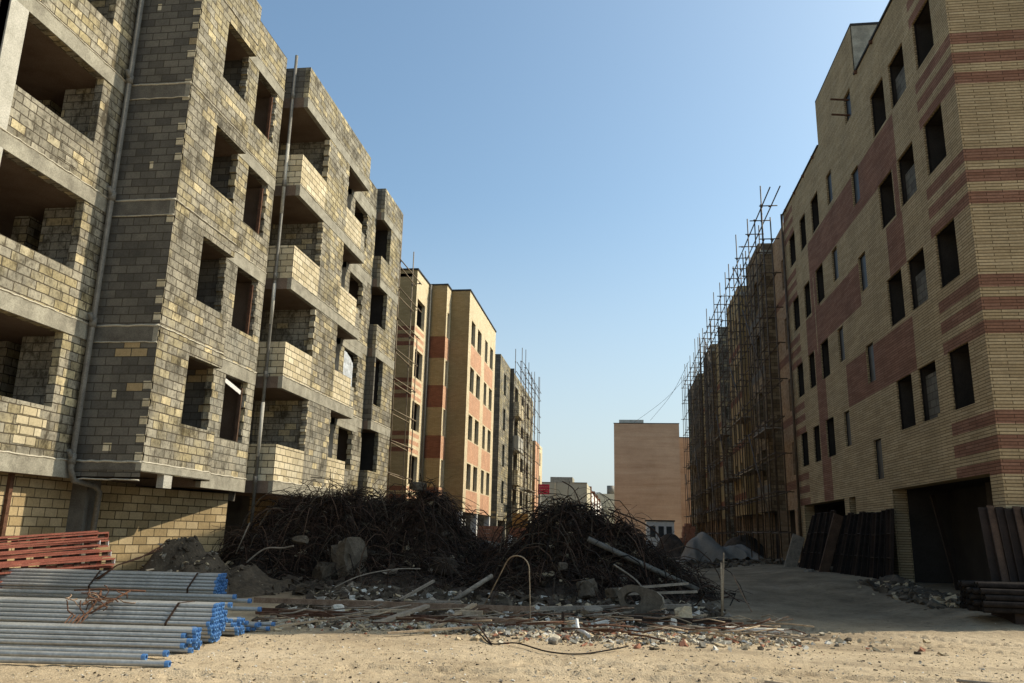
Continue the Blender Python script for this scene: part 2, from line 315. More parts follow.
def tag(o, label, cat, group=None, kind=None):
    o['label'] = label; o['category'] = cat
    if group: o['group'] = group
    if kind: o['kind'] = kind
    return o
def thing(name, label, cat, loc=(0, 0, 0), group=None):
    o = bpy.data.objects.new(name, None); col.objects.link(o); o.location = loc; o.empty_display_size = 0.3
    return tag(o, label, cat, group)

# a wall sheet with rectangular openings.  axis 'x+': faces +X, u = Y ; 'x-': faces -X, u = Y ; 'y-': faces -Y, u = X
def facade(mb, axis, P, u0, u1, v0, v1, m, holes=(), patches=(), depth=0.2, rev=None, revskip=''):
    def pt(u, v, dpt=0.0):
        if axis == 'x+': return (P - dpt, u, v)
        if axis == 'x-': return (P + dpt, u, v)
        return (u, P + dpt, v)
    us = {u0, u1}; vs = {v0, v1}
    for q in list(holes) + [p[0] for p in patches]:
        for u in (q[0], q[2]):
            if u0 < u < u1: us.add(u)
        for v in (q[1], q[3]):
            if v0 < v < v1: vs.add(v)
    us = sorted(us); vs = sorted(vs)
    for i in range(len(us) - 1):
        for j in range(len(vs) - 1):
            a, b_, c, d_ = us[i], us[i + 1], vs[j], vs[j + 1]
            cu, cv = (a + b_) / 2, (c + d_) / 2
            if any(h[0] < cu < h[2] and h[1] < cv < h[3] for h in holes): continue
            mm = m
            for rc, pm in patches:
                if rc[0] < cu < rc[2] and rc[1] < cv < rc[3]: mm = pm
            q = [pt(a, c), pt(b_, c), pt(b_, d_), pt(a, d_)]
            if axis == 'x-': q = q[::-1]
            mb.face(q, mm)
    if rev:
        for h in holes: reveal(mb, pt, h, 0.0, depth, rev, (u0, u1, v0, v1))
def reveal(mb, pt, h, d0, d1, m, lim=None, mats=None, back=None):
    a, c, b_, d_ = h
    mats = mats or {}
    e = 1e-4
    if lim is None or a > lim[0] + e: mb.face([pt(a, c, d0), pt(a, c, d1), pt(a, d_, d1), pt(a, d_, d0)], mats.get('l', m))
    if lim is None or b_ < lim[1] - e: mb.face([pt(b_, c, d0), pt(b_, d_, d0), pt(b_, d_, d1), pt(b_, c, d1)], mats.get('r', m))
    if lim is None or c > lim[2] + e: mb.face([pt(a, c, d0), pt(b_, c, d0), pt(b_, c, d1), pt(a, c, d1)], mats.get('s', m))
    if lim is None or d_ < lim[3] - e: mb.face([pt(a, d_, d0), pt(a, d_, d1), pt(b_, d_, d1), pt(b_, d_, d0)], mats.get('t', m))
    if back: mb.face([pt(a, c, d1), pt(b_, c, d1), pt(b_, d_, d1), pt(a, d_, d1)], back)
def ptf(axis, P):
    if axis == 'x+': return lambda u, v, d=0.0: (P - d, u, v)
    if axis == 'x-': return lambda u, v, d=0.0: (P + d, u, v)
    return lambda u, v, d=0.0: (u, P + d, v)
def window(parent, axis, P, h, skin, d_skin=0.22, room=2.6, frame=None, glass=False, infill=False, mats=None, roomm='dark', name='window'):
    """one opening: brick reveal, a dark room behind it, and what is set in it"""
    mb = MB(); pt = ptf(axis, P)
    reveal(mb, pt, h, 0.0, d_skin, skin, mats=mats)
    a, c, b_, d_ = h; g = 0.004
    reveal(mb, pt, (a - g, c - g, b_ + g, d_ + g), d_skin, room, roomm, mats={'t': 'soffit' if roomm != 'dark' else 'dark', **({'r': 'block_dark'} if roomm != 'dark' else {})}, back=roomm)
    o = mb.build(name, parent)
    if frame:
        fb = MB(); w_ = 0.022; d0 = d_skin * 0.8
        for q in ((a + g, c + g, a + w_, d_ - g), (b_ - w_, c + g, b_ - g, d_ - g), (a + w_, c + g, b_ - w_, c + w_), (a + w_, d_ - w_, b_ - w_, d_ - g)):
            p0 = pt(q[0], q[1], d0); p1 = pt(q[2], q[3], d0 + 0.05)
            fb.box([min(x, y) for x, y in zip(p0, p1)], [max(x, y) for x, y in zip(p0, p1)], frame)
        fr = fb.build('window_frame', o)
        if glass:
            gb = MB(); d1 = d0 + 0.02
            gb.face([pt(a + w_, c + w_, d1), pt(b_ - w_, c + w_, d1), pt(b_ - w_, d_ - w_, d1), pt(a + w_, d_ - w_, d1)], 'glass'); gb.build('pane', fr)
    if infill:
        ib = MB(); d1 = d_skin + 0.12
        u_a, u_b, v_a, v_b = infill
        p0 = pt(u_a, v_a, d1); p1 = pt(u_b, v_b, d1 + 0.1)
        ib.box([min(x, y) for x, y in zip(p0, p1)], [max(x, y) for x, y in zip(p0, p1)], 'block_dark'); ib.build('block_infill', o)
    return o
def jag(mb, p, q, r, m, rnd, n=None, amp=0.012):          # wavy squeezed mortar line
    p = Vector(p); q = Vector(q); n = n or max(3, int((q - p).length / 0.14)); pts = []
    for i in range(n + 1):
        s = p.lerp(q, i / n); pts.append(s + Vector((rnd.uniform(-amp, amp) * 0.6, 0, rnd.uniform(-amp, amp))))
    mb.tube(pts, r, 4, m)

# ------------------------------------------------------------------ ground
def ss(x, a, b):
    t_ = max(0.0, min(1.0, (x - a) / (b - a))); return t_ * t_ * (3 - 2 * t_)
def fb(x, y, s):
    return noise.noise(Vector((x * s, y * s, 1.7))) + 0.5 * noise.noise(Vector((x * s * 2.1, y * s * 2.1, 5.2)))
TRACKS = [((-3, 9.75), (9, 10.0), 0.26), ((-1, 10.7), (9, 10.45), 0.24), ((1.5, 8.9), (9, 11.7), 0.24), ((2.6, 8.6), (9, 10.9), 0.22), ((1.2, 16.0), (8, 12.6), 0.22), ((2.2, 17.0), (9, 13.2), 0.22), ((-5, 8.6), (2, 8.35), 0.24)]
def track(x, y):
    h = 0.0
    for (a, b_, w_) in TRACKS:
        dx, dy = b_[0] - a[0], b_[1] - a[1]; L = math.hypot(dx, dy); s = ((x - a[0]) * dx + (y - a[1]) * dy) / L
        if s < -0.3 or s > L + 0.3: continue
        e = ((x - a[0]) * dy - (y - a[1]) * dx) / L + 0.1 * math.sin(s * 0.7)
        if abs(e) < w_ * 1.6:
            k = abs(e) / w_
            h += (-0.03 if k < 1 else 0.022 * (1.6 - k) / 0.6) 
            if k < 1: h += 0.022 * math.sin(s * 30 + (3 if e > 0 else -3) * e * 9) * (0.55 + 0.6 * noise.noise(Vector((x * 0.8, y * 0.8, 9))))
    return h
def hgt(x, y):
    rise = 0.5 * ss(x, 1.5, 7.0) * ss(y, 19, 27) * (1 - 0.25 * ss(y, 40, 70)) + 0.24 * ss(x, 5.6, 7.4) * ss(y, 15.5, 17.5) * (1 - ss(y, 19, 25))
    dip = -0.09 * math.exp(-((x - 2.0) ** 2) / 6.0) * ss(y, 13, 16) * (1 - ss(y, 19, 24))
    leftrise = 0.22 * ss(-x, 4.5, 9.5) * ss(y, 17, 20.5)
    mid = 0.16 * ss(y, 16.2, 19) * (1 - ss(abs(x + 2), 4.5, 7))
    n_ = 0.03 * fb(x, y, 0.55) + 0.012 * fb(x + 9, y, 2.6) + (0.011 * fb(x, y + 4, 5.0) + 0.006 * fb(x + 7, y, 11.0) if y < 20 else 0)
    if y > 60: n_ *= 1 + (y - 60) / 60
    return rise + dip + leftrise + mid + n_ + (track(x, y) if y < 18 and x > -5 else 0)
def axis_pts(spans):
    out = []
    for a, b_, st in spans:
        n_ = max(1, round((b_ - a) / st)); out += [a + (b_ - a) * i / n_ for i in range(n_)]
    return out + [spans[-1][1]]
xs = axis_pts([(-900, -60, 120), (-60, -14, 2.3), (-14, -7, 0.25), (-7, 9, 0.05), (9, 14, 0.3), (14, 60, 2.3), (60, 900, 120)])
ys = axis_pts([(-60, 4, 4), (4, 7.5, 0.25), (7.5, 12.2, 0.05), (12.2, 17.5, 0.085), (17.5, 32, 0.22), (32, 70, 0.8), (70, 200, 6), (200, 1500, 130)])
verts = [(x, y, hgt(x, y)) for y in ys for x in xs]
nx = len(xs); faces = [[j * nx + i, j * nx + i + 1, (j + 1) * nx + i + 1, (j + 1) * nx + i] for j in range(len(ys) - 1) for i in range(nx - 1)]
me = bpy.data.meshes.new('ground'); me.from_pydata(verts, [], faces); me.materials.append(M['sand'])
me.polygons.foreach_set('use_smooth', [True] * len(faces))
att = me.attributes.new('dirt_and_shade', 'FLOAT', 'POINT')
def dirt_and_shade(x, y):  # soil near the rubble plus shade painted into the sand
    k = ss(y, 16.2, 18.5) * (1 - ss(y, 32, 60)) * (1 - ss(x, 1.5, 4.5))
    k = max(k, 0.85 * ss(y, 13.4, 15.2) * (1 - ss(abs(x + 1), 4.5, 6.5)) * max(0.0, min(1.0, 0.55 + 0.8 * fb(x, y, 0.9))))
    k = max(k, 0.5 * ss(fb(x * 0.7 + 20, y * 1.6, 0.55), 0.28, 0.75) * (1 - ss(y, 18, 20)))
    k = max(k, 0.8 * ss(y, 14.5, 19.0) * (1 - 0.5 * ss(y, 60, 90)))  # painted shade over the lane behind the building's shadow edge
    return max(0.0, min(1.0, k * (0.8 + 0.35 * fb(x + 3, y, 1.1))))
att.data.foreach_set('value', [dirt_and_shade(v[0], v[1]) for v in verts])
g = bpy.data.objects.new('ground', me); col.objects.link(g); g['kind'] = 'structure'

# =================================================================== LEFT UNFINISHED BLOCK BUILDING
TK = [2.91 + 3.1 * k for k in range(5)]; TH = 0.36
rn = random.Random(11)
A = thing('unfinished_apartment_building', 'raw grey and yellow block apartment shell with open balconies, nearest on the left', 'building', (-11.5, 20, 0))
X0, X1, X1b, X2, X2b, X3 = -12.04, -10.40, -10.65, -10.0, -10.6, -10.25
Y_A, Y_B, Y_C, Y_D, Y_E, Y_F = 16.34, 19.38, 21.86, 22.28, 28.85, 31.85
# floor slabs (one part per storey), each with its stepped edge
for k, T in enumerate(TK):
    s = MB(); z0, z1 = T - TH, T
    e = 0.015
    for (ya, yb, xf) in ((5.0, Y_A - 0.02, X0 + 0.03), (Y_A - e, Y_B, X1 - (0.02 if k else -e)), (Y_B, Y_C, X1b + e), (Y_D - e, Y_E, X2 + e), (Y_E, Y_F - e, X2b + e), (Y_F - e, 34.7 + e, X3 + e)):
        zz0 = z0 + (0.19 if (k == 0 and ya < 19 and ya > 16) else 0)
        # front strip is pale concrete, the body behind is plastered soffit
        s.box((xf - 0.14, ya, zz0), (xf, yb, z1), 'concrete')
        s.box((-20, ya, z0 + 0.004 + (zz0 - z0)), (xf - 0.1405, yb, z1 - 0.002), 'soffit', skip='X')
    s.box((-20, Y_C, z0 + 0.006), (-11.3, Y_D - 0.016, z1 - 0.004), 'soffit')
    s.box((X0 + 0.032, Y_A - 0.019, z0 + 0.003 + (0.19 if k == 0 else 0)), (X1 - 0.13, Y_A - 0.0155, z1 - 0.003), 'concrete_dark')
    o = s.build('floor_slab', A)
    mo = MB()
    for (ya, yb, xf) in ((5.0, Y_A, X0 + 0.03), (Y_A, Y_B, X1 + 0.004), (Y_B, Y_C, X1b + e), (Y_D, Y_E, X2 + e), (Y_E, Y_F, X2b + e), (Y_F, 34.7, X3 + e)):
        jag(mo, (xf, ya, z1 + 0.012), (xf, yb, z1 + 0.012), 0.022, 'mortar', rn)
    jag(mo, (X0, Y_A - e, z1 + 0.02), (X1, Y_A - e, z1 + 0.02), 0.028, 'mortar', rn); jag(mo, (X0, Y_A - e, z0 - 0.01), (X1, Y_A - e, z0 - 0.01), 0.018, 'mortar', rn)
    mo.build('mortar_line', o)
# recessed wall at the left with the large openings
s = MB(); holes = [(12.88, T + 1.08, 15.4, T + 3.1 - TH - .006) for T in TK[:4]] + [(8.2, T + 1.08, 12.4, T + 3.1 - TH - .006) for T in TK[:4]]
facade(s, 'x+', X0, 5.0, Y_A, 2.91, 16.45, 'block', holes, depth=0.2, rev='block')
for i, (yy, T, r_) in enumerate(((14.45, TK[0], 4), (14.35, TK[2], 3))):
    for j in range(r_): s.box((X0, yy + 0.07 * (j % 2), T + 0.22 + j * 0.2), (X0 + 0.012, yy + 0.62 + 0.12 * ((j * 7) % 3), T + 0.405 + j * 0.2), 'block_yellow' if i == 0 else 'block')
s.build('block_wall', A)
for T in TK[:4]:
    s = MB(); s.box((X0 - 0.45, 12.4, T + 0.002), (X0 + 0.035, 12.875, T + 3.1 - TH - 0.002), 'concrete_pale'); s.build('concrete_post', A)
    s = MB(); s.box((-14.4, 16.15, T), (-14.0, 16.75, T + 3.1 - TH - .004), 'block'); s.build('inner_column', A)
    s = MB(); s.box((-17.2, 5, T), (-17.0, 16, T + 3.1 - TH), 'interior'); s.box((-13.3, 15.75, T), (X0 - 0.25, 15.9, T + 3.1 - TH - .004), 'block_grey'); s.box((-17, 19.0, T), (-13.9, 19.2, T + 3.1 - TH - .004), 'interior'); s.box((-17, 10.5, T), (-15.2, 10.7, T + 3.1 - TH), 'interior'); s.build('partition_wall', A)
# projecting bay: shaded side wall and the lit front
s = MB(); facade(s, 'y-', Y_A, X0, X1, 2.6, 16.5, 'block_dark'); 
for i in range(68):                                  # yellow half blocks bonded into the corner
    z = 2.95 + i * 0.2
    if i % 2 == 0 and rn.random() < 0.6: s.box((X1 - 0.16 - 0.06 * rn.random(), Y_A - 0.007, z + 0.01), (X1, Y_A + 0.05, z + 0.19), 'block_yellow', skip='Y')
    elif rn.random() < 0.13:
        x = rn.uniform(X0 + 0.2, X1 - 0.5); s.box((x, Y_A - 0.005, z + 0.01), (x + rn.choice((0.1, 0.2)), Y_A + 0.05, z + 0.19), 'block_yellow', skip='Y')
s.build('block_wall', A)
wa = [(17.72, T + 1.05, Y_B, T + 3.1 - TH - .006) for T in TK[:4]]; wb = [(20.1, T + 1.0, 21.42, T + 3.1 - TH - .006) for T in TK[:4]]
s = MB(); facade(s, 'x+', X1, Y_A, Y_B, 2.72, 16.55, 'block', wa, depth=0.2, rev='block')
s.face([(X1, Y_B, 2.7), (X1b - 0.2, Y_B, 2.7), (X1b - 0.2, Y_B, 3.96), (X1, Y_B, 3.96)], 'block')
for k, T in enumerate(TK[:4]): s.box((X1 - 0.2, Y_B - 0.002, T + 0.001), (X1 - 0.002, Y_B + 0.001, T + 1.05), 'block')
s.box((X1 - 0.2, Y_A + 0.002, 16.55), (X1, Y_B, 16.58), 'concrete')
s.build('block_wall', A)
s = MB(); facade(s, 'x+', X1b, Y_B + 0.08, Y_C, 2.56, 16.5, 'block_grey', wb, [((19, 9, 22, 17), 'block')], depth=0.2, rev='block_grey')
s.face([(X1b, Y_B + 0.08, 2.56), (X1b, Y_B + 0.08, 16.5), (X1b - 0.2, Y_B + 0.08, 16.5), (X1b - 0.2, Y_B + 0.08, 2.56)], 'block')
s.face([(X1b, Y_C, 2.56), (X1b - 1.4, Y_C, 2.56), (X1b - 1.4, Y_C, 16.5), (X1b, Y_C, 16.5)], 'block_grey')
for T in TK[:4]:
    for i in range(9):
        if i % 2 == 0: s.box((X1b - 0.19, Y_B + 0.02, T + 1.0 + i * 0.2), (X1b + 0.004, Y_B + 0.0795, T + 1.185 + i * 0.2), 'block_grey')
        if i % 2: s.box((X1b - 0.19, 21.42 - 0.09, T + 1.0 + i * 0.2 + 0.01), (X1b + 0.003, 21.4205, T + 1.185 + i * 0.2), 'block_grey')
s.build('block_wall', A)
for h in wa:
    s = MB(); s.box((X1 - 3.4, h[0] - 1.0, h[1] - 1.05), (X1 - 3.2, Y_C, h[3]), 'interior'); s.box((X1 - 3.2, 19.5, h[1] - 1.05), (X1b - 0.22, 19.62, h[3]), 'block_dark'); s.box((X1 - 3.2, 17.0, h[1] - 1.05), (X1 - 0.22, 17.1, h[3]), 'interior'); s.box((X1 - 3.2, 21.6, h[1] - 1.05), (X1b - 0.22, 21.7, h[3]), 'soffit'); s.build('partition_wall', A)
for k, h in enumerate(wb):                             # timber or steel lining in the second window of each storey
    s = MB()
    s.bar((X1b - 0.12, h[2] - 0.16, h[1]), (X1b - 0.12, h[2] - 0.13, h[3] - 0.18), 0.07, 0.09, 'rust' if k else 'panel_warm')
    if k == 0:
        s.bar((X1b - 0.1, h[0] + 0.08, h[3] - 0.12), (X1b - 0.1, h[2] - 0.2, h[3] - 0.32), 0.02, 0.12, 'white')
    s.build('window_jamb_post', A)
# balcony bay
for k, T in enumerate(TK[:4]):
    top = T + 1.07
    s = MB(); s.box((X2 - 0.16, Y_D, T), (X2, 24.43, top), 'block_yellow'); s.box((X2b - 0.5, Y_D, T), (X2 - 0.1605, Y_D + 0.15, top), 'block_yellow'); s.build('balcony_parapet', A)
    s = MB()
    s.box((X2 - 0.18, 24.43, T), (X2, 26.5, T + 3.1 - TH), 'block' if k else 'block_grey')
    for i in range(13):
        if i % 2: s.box((X2 - 0.18, 26.4995, T + 0.1 + i * 0.2), (X2 - 0.003, 26.56, T + 0.285 + i * 0.2), 'block')
        else: s.box((X2 - 0.18, 24.37, T + 0.1 + i * 0.2), (X2 - 0.004, 24.4302, T + 0.285 + i * 0.2), 'block_yellow')
    s.box((X2 - 1.9, 24.6, T), (X2 - 0.181, 24.75, T + 3.1 - TH), 'block_grey')         # wall between balcony and room
    s.box((X2 - 2.1, Y_D - 0.3, T), (X2 - 1.9, 23.1, T + 3.1 - TH), 'interior'); s.box((X2 - 2.1, 23.1, T), (X2 - 1.9, 26.4, T + 3.1 - TH), 'block_dark')
    s.build('block_wall', A)
    s = MB(); s.box((X2 - 0.16, 26.5, T), (X2 - 0.004, 28.35, top + 0.02), 'block_yellow'); s.box((X2 - 0.17, 28.35, T), (X2 - 0.01, 28.8, T + 0.82), 'block_grey')
    s.build('sill_wall', A)
    s = MB(); facade(s, 'x+', X2b, 28.55, Y_F, T, T + 3.1 - TH, 'block', [(29.05, T + 0.98, 30.75, T + 3.1 - TH - 0.1)], depth=0.2, rev='block_yellow')
    s.face([(X2b, 28.55, T), (X2b, 28.55, T + 2.74), (X2b - 0.2, 28.55, T + 2.74), (X2b - 0.2, 28.55, T)], 'concrete_pale')
    s.box((X2b - 0.19, 28.55, T + 2.5), (X2b + 0.012, 31.2, T + 2.735), 'concrete')
    for i in range(8):
        if i % 2: s.box((X2b - 0.19, 30.62, T + 1.0 + i * 0.2), (X2b + 0.003, 30.751, T + 1.185 + i * 0.2), 'block')
    s.box((X2b - 2.6, 26.4, T), (X2b - 2.4, Y_F, T + 3.1 - TH), 'dark'); s.box((X2b - 2.4, 31.0, T), (X2b - 0.22, 31.1, T + 2.74), 'interior')
    s.build('block_wall', A)
    s = MB(); s.box((X2b - 0.55, 28.15, T), (X2b - 0.35, 28.32, T + 2.2), 'white'); s.bar((X2b - 0.5, 27.9, T + 2.2), (X2b - 0.45, 27.9, T + 0.5), 0.06, 0.06, 'wood_grey'); s.build('inner_post', A)
s = MB()                                              # film stretched over one of the far windows
zt = TK[1]
for i in range(6):
    for j in range(8):
        def q(a, b_): return (X2b - 0.08 + 0.05 * noise.noise(Vector((a * 0.9, b_ * 0.7, 3))), 29.2 + a * 0.2 - 0.02 * b_ * (a > 4), zt + 1.0 + b_ * 0.19 - 0.06 * (b_ > 6) * a)
        s.face([q(i, j), q(i + 1, j), q(i + 1, j + 1), q(i, j + 1)], 'plastic_film', True)
s.build('plastic_film', A)
# parapets at the roof
s = MB(); s.box((X2 - 0.17, Y_D, 15.31), (X2, Y_E, 16.42), 'block'); s.box((X2b - 0.6, Y_D, 15.31), (X2 - 0.1705, Y_D + 0.16, 16.42), 'block_dark')
s.box((X2b - 0.17, Y_E + 0.001, 15.31), (X2b, Y_F, 16.35), 'block'); s.box((X3 - 0.17, Y_F, 15.31), (X3, 34.7, 16.45), 'block'); s.box((X2b - 0.4, Y_F, 15.31), (X3 - 0.1705, Y_F + 0.15, 16.45), 'block_dark')
s.box((-20, 16.5, 15.4), (-19.8, 34.7, 16.4), 'block_grey')
s.build('roof_parapet', A)
# far bay, with corner balconies and one walled storey
for k, T in enumerate(TK[:4]):
    top = T + 1.05; zt = T + 3.1 - TH
    s = MB(); s.box((X3 - 0.18, 33.05, T), (X3, 34.7, zt), 'block'); s.box((X3 - 2.2, 33.1, T), (X3 - 0.181, 33.25, zt), 'dark'); s.box((X3 - 2.4, 31.9, T), (X3 - 2.2, 34.5, zt), 'dark')
    s.box((-20, 34.5, T), (X3 - 0.181, 34.7, zt), 'block_grey')
    if k == 1:
        s.box((X2b - 0.3, Y_F, T), (X3, Y_F + 0.15, zt), 'block_dark'); s.box((X3 - 0.18, Y_F + 0.15, T), (X3 - 0.003, 33.049, T + 0.72), 'block')
    s.build('block_wall', A)
    if k != 1:
        s = MB(); s.box((X3 - 0.16, Y_F, T), (X3 - 0.004, 33.05, top), 'block'); s.box((X2b - 0.3, Y_F, T), (X3 - 0.1605, Y_F + 0.15, top), 'block_dark'); s.build('balcony_parapet', A)
# ground storey: set-back block wall, columns and steel posts
s = MB(); facade(s, 'x+', -12.42, 5, 34.7, -0.2, 2.6, 'block_gf'); s.build('block_wall', A)
for (yc, xc, ww) in ((17.2, -12.25, 0.5), (22.1, -11.6, 0.5), (24.6, -12.1, 0.55), (9.5, -12.2, 0.5), (30, -12.1, 0.5)):
    s = MB(); s.box((xc - 0.3, yc - ww / 2, -0.2), (xc + 0.2, yc + ww / 2, 2.56), 'concrete_dark'); s.build('concrete_column', A)
s = MB(); wx0, wy0, wx1, wy1 = -12.35, 17.46, -10.98, 21.6; L_ = math.hypot(wx1 - wx0, wy1 - wy0)  # infill wall added on a skew to slope the jetty's shadow edge
s.face([(wx0, wy0, -0.2), (wx1, wy1, -0.2), (wx1, wy1, 2.5), (wx0, wy0, 2.5)], 'block_gf', uv=[(0, 0), (L_, 0), (L_, 2.7), (0, 2.7)])
s.face([(wx1, wy1, -0.2), (-12.4, wy1 + 0.05, -0.2), (-12.4, wy1 + 0.05, 2.5), (wx1, wy1, 2.5)], 'block_gf'); s.build('block_wall', A)
for yc in (15.0,):
    s = MB(); s.box((-12.42, yc - 0.05, -0.2), (-12.34, yc + 0.05, 2.55), 'rust'); s.build('steel_post', A)
for q in (((-12.4, 21.7, 2.3), (-10.9, 21.85, 2.55), 'concrete_dark'), ((X1 - 0.18, 17.3, 2.42), (X1 - 0.01, 17.65, 2.75), 'concrete_pale')):
    s = MB(); s.box(*q); s.build('concrete_beam', A)
# drain pipes
s = MB(); px, py = X0 + 0.13, Y_A - 0.22
s.tube([(px, py, 17.2), (px, py, 2.75), (px + 0.02, py + 0.12, 2.5), (px + 0.1, py + 0.75, 2.42), (px + 0.1, py + 0.95, 2.3), (px + 0.02, py + 1.0, 0.2)], 0.065, 10, 'pvc')
for T in TK: s.tube([(px, py, T - 0.06), (px, py, T + 0.16)], 0.085, 10, 'pvc'); s.tube([(px, py, T + 0.02), (px + 0.02, py - 0.18, T + 0.22)], 0.05, 8, 'pvc'); s.tube([(px, py, T), (px - 0.1, py + 0.2, T + 0.14)], 0.045, 8, 'pvc')
s.build('drain_pipe', A)
s = MB(); px, py = X1b + 0.17, Y_C + 0.3
s.tube([(px, py, 16.8), (px, py, 0.1)], 0.05, 10, 'pvc'); s.tube([(px, py, 11.2), (px, py, 13.6)], 0.054, 10, 'concrete_pale'); s.tube([(px, py, 7.6), (px, py, 8.9)], 0.054, 10, 'concrete_pale'); s.tube([(px, py, 3.6), (px, py, 5.2)], 0.054, 10, 'concrete_pale')
for T in TK: s.tube([(px, py, T - 0.1), (px, py, T + 0.12)], 0.065, 10, 'pvc')
s.build('drain_pipe', A)
for (x, y, h_) in ((X2 - 0.5, 25.2, 17.05), (X2 - 0.5, 25.75, 17.0), (X3 - 0.4, 33.4, 16.95)):
    s = MB(); s.tube([(x, y, 15.2), (x, y, h_)], 0.06, 8, 'pvc'); s.build('vent_pipe', A)

# =================================================================== RIGHT FINISHED BRICK BUILDING
B = thing('brick_apartment_building', 'tall buff brick apartment building with dark red bands, at the right edge', 'building', (9, 28, 0))
XR, YR0, YR1, ZR = 8.1, 18.37, 38.0, 17.12
wins = []      # (rect, kind)
for k in range(4):
    z0, z1 = 4.74 + 3.1 * k, 6.2 + 3.1 * k
    for i, (a, b_) in enumerate(((19.27, 20.5), (21.3, 22.55), (23.05, 24.33), (31.43, 32.65), (33.72, 34.8), (35.85, 37.1))): wins.append(((a, z0, b_, z1), 'room' if i not in (1,) else 'infill'))
    wins.append(((29.3, 4.88 + 3.1 * k, 30.05, 6.12 + 3.1 * k), 'small'))
    wins.append(((26.1, 3.5 + 3.1 * k, 26.9, 4.75 + 3.1 * k), 'small'))
wins.append(((26.26, 16.0, 27.0, 17.05), 'small'))
gar = [(18.95, -0.3, 25.5, 3.12), (30.75, -0.3, 37.3, 3.08), (29.35, 1.2, 30.2, 3.1)]
pat = []
for k in range(5):
    for j in range(3): pat.append(((18.0, 3.1 * k + 4.42 - 0.27 - 0.54 * j - 0.006, 20.7, 3.1 * k + 4.45 - 0.54 * j), 'brick_red'))
    for j in range(3): pat.append(((36.0, 3.1 * k + 4.42 - 0.27 - 0.54 * j, 38, 3.1 * k + 4.45 - 0.54 * j), 'brick_red'))
pat += [((22.56, 12.36, 33.5, 13.95), 'brick_red'), ((26.9, 9.3, 34.6, 10.8), 'brick_red'), ((22.55, 6.2, 29.27, 7.72), 'brick_red'), ((32.2, 3.1, 33.6, 13.9), 'brick_red'), ((33.9, 9.3, 34.6, 7.8), 'brick_red'),
        ((34.05, 9.28, 34.75, 10.86), 'brick_red'), ((22.55, 9.3, 23.95, 10.85), 'brick_red'), ((22.62, 9.3, 22.98, 12.4), 'brick_red'), ((22.62, 6.3, 22.98, 7.7), 'brick_red'), ((33.0, 9.0, 33.12, 12.3), 'brick_yellow'), ((26.9, 12.36, 33.5, 12.37), 'brick_yellow')]
holes = [w_[0] for w_ in wins] + gar
s = MB(); facade(s, 'x-', XR, YR0, YR1, -0.3, ZR, 'brick_yellow', [h for h in holes ], pat)
facade(s, 'x-', XR, 25.62, 30.76, ZR, 19.05, 'brick_yellow')
endpat = [((8.0, 3.1 * k + 4.42 - 0.27 - 0.54 * j - 0.006, 24, 3.1 * k + 4.45 - 0.54 * j), 'brick_red') for k in range(5) for j in range(3)]
facade(s, 'y-', YR0, XR, 10.1, -0.3, ZR, 'brick_yellow', (), endpat)
facade(s, 'y-', 25.5, 10.1, 17, -0.3, ZR, 'brick_yellow', (), endpat); facade(s, 'y-', 32, 17, 23, -0.3, ZR, 'brick_yellow', (), endpat)
facade(s, 'x+', 10.1, YR0, 25.5, -0.3, ZR, 'brick_yellow'); facade(s, 'x+', 17, 25.5, 32, -0.3, ZR, 'brick_yellow'); facade(s, 'x+', 23, 32, YR1, -0.3, ZR, 'brick_yellow')
s.face([(XR, YR1, -0.3), (XR, YR1, ZR), (23, YR1, ZR), (23, YR1, -0.3)], 'brick_yellow')
s.build('brick_wall', B)
s = MB(); s.box((XR + 0.22, YR0 + 0.22, ZR - 0.75), (10.05, 25.5, ZR - 0.5), 'concrete'); s.box((XR + 0.22, 25.5, ZR - 0.75), (16.9, 32, ZR - 0.5), 'concrete'); s.box((XR + 0.22, 32, ZR - 0.75), (22.9, YR1 - 0.1, ZR - 0.5), 'concrete'); s.build('roof_slab', B)
s = MB()
s.box((XR - 0.05, 30.78, ZR + 0.003), (XR + 0.2, YR1 + 0.03, ZR + 0.075), 'coping'); s.build('roof_coping', B); s = MB(); s.box((XR - 0.05, YR0 - 0.05, ZR + 0.003), (XR + 0.2, 25.6, ZR + 0.075), 'coping')
s.box((XR + 0.201, YR0 - 0.05, ZR + 0.003), (10.15, YR0 + 0.2, ZR + 0.075), 'coping'); 
s.build('roof_coping', B)
for y in (20.9, 23.6, 25.3, 31.6, 33.4, 35.2, 37.2):
    s = MB(); s.box((XR - 0.1, y, ZR - 0.1), (XR - 0.002, y + 0.08, ZR + 0.002), 'rust'); s.build('roof_bracket', B)
s = MB(); s.box((XR + 0.03, 25.62, ZR - 0.2), (13.0, 25.8, 19.05), 'concrete'); s.box((XR + 0.03, 30.58, ZR - 0.2), (13.0, 30.757, 19.05), 'brick_yellow'); s.box((XR + 0.003, 25.6, 19.053), (13.0, 30.78, 19.14), 'coping'); s.box((12.8, 25.81, ZR - 0.2), (13, 30.57, 19.04), 'concrete'); s.box((9.0, 25.6, 17.5), (9.7, 25.619, 18.6), 'dark'); s.build('stair_tower', B)
for (h, kind) in wins:
    if kind == 'small': window(B, 'x-', XR, h, 'brick_yellow', 0.09, 1.6, frame='blacksteel', glass=True)
    elif kind == 'infill': window(B, 'x-', XR, h, 'brick_yellow', 0.07, 1.6, frame='blacksteel', infill=(h[0] - 0.0, h[2], h[1] - 0.2, h[3] - (0.45 if h[1] > 7 else 0.2)))
    else: window(B, 'x-', XR, h, 'brick_yellow', 0.07, 1.6, frame='blacksteel')
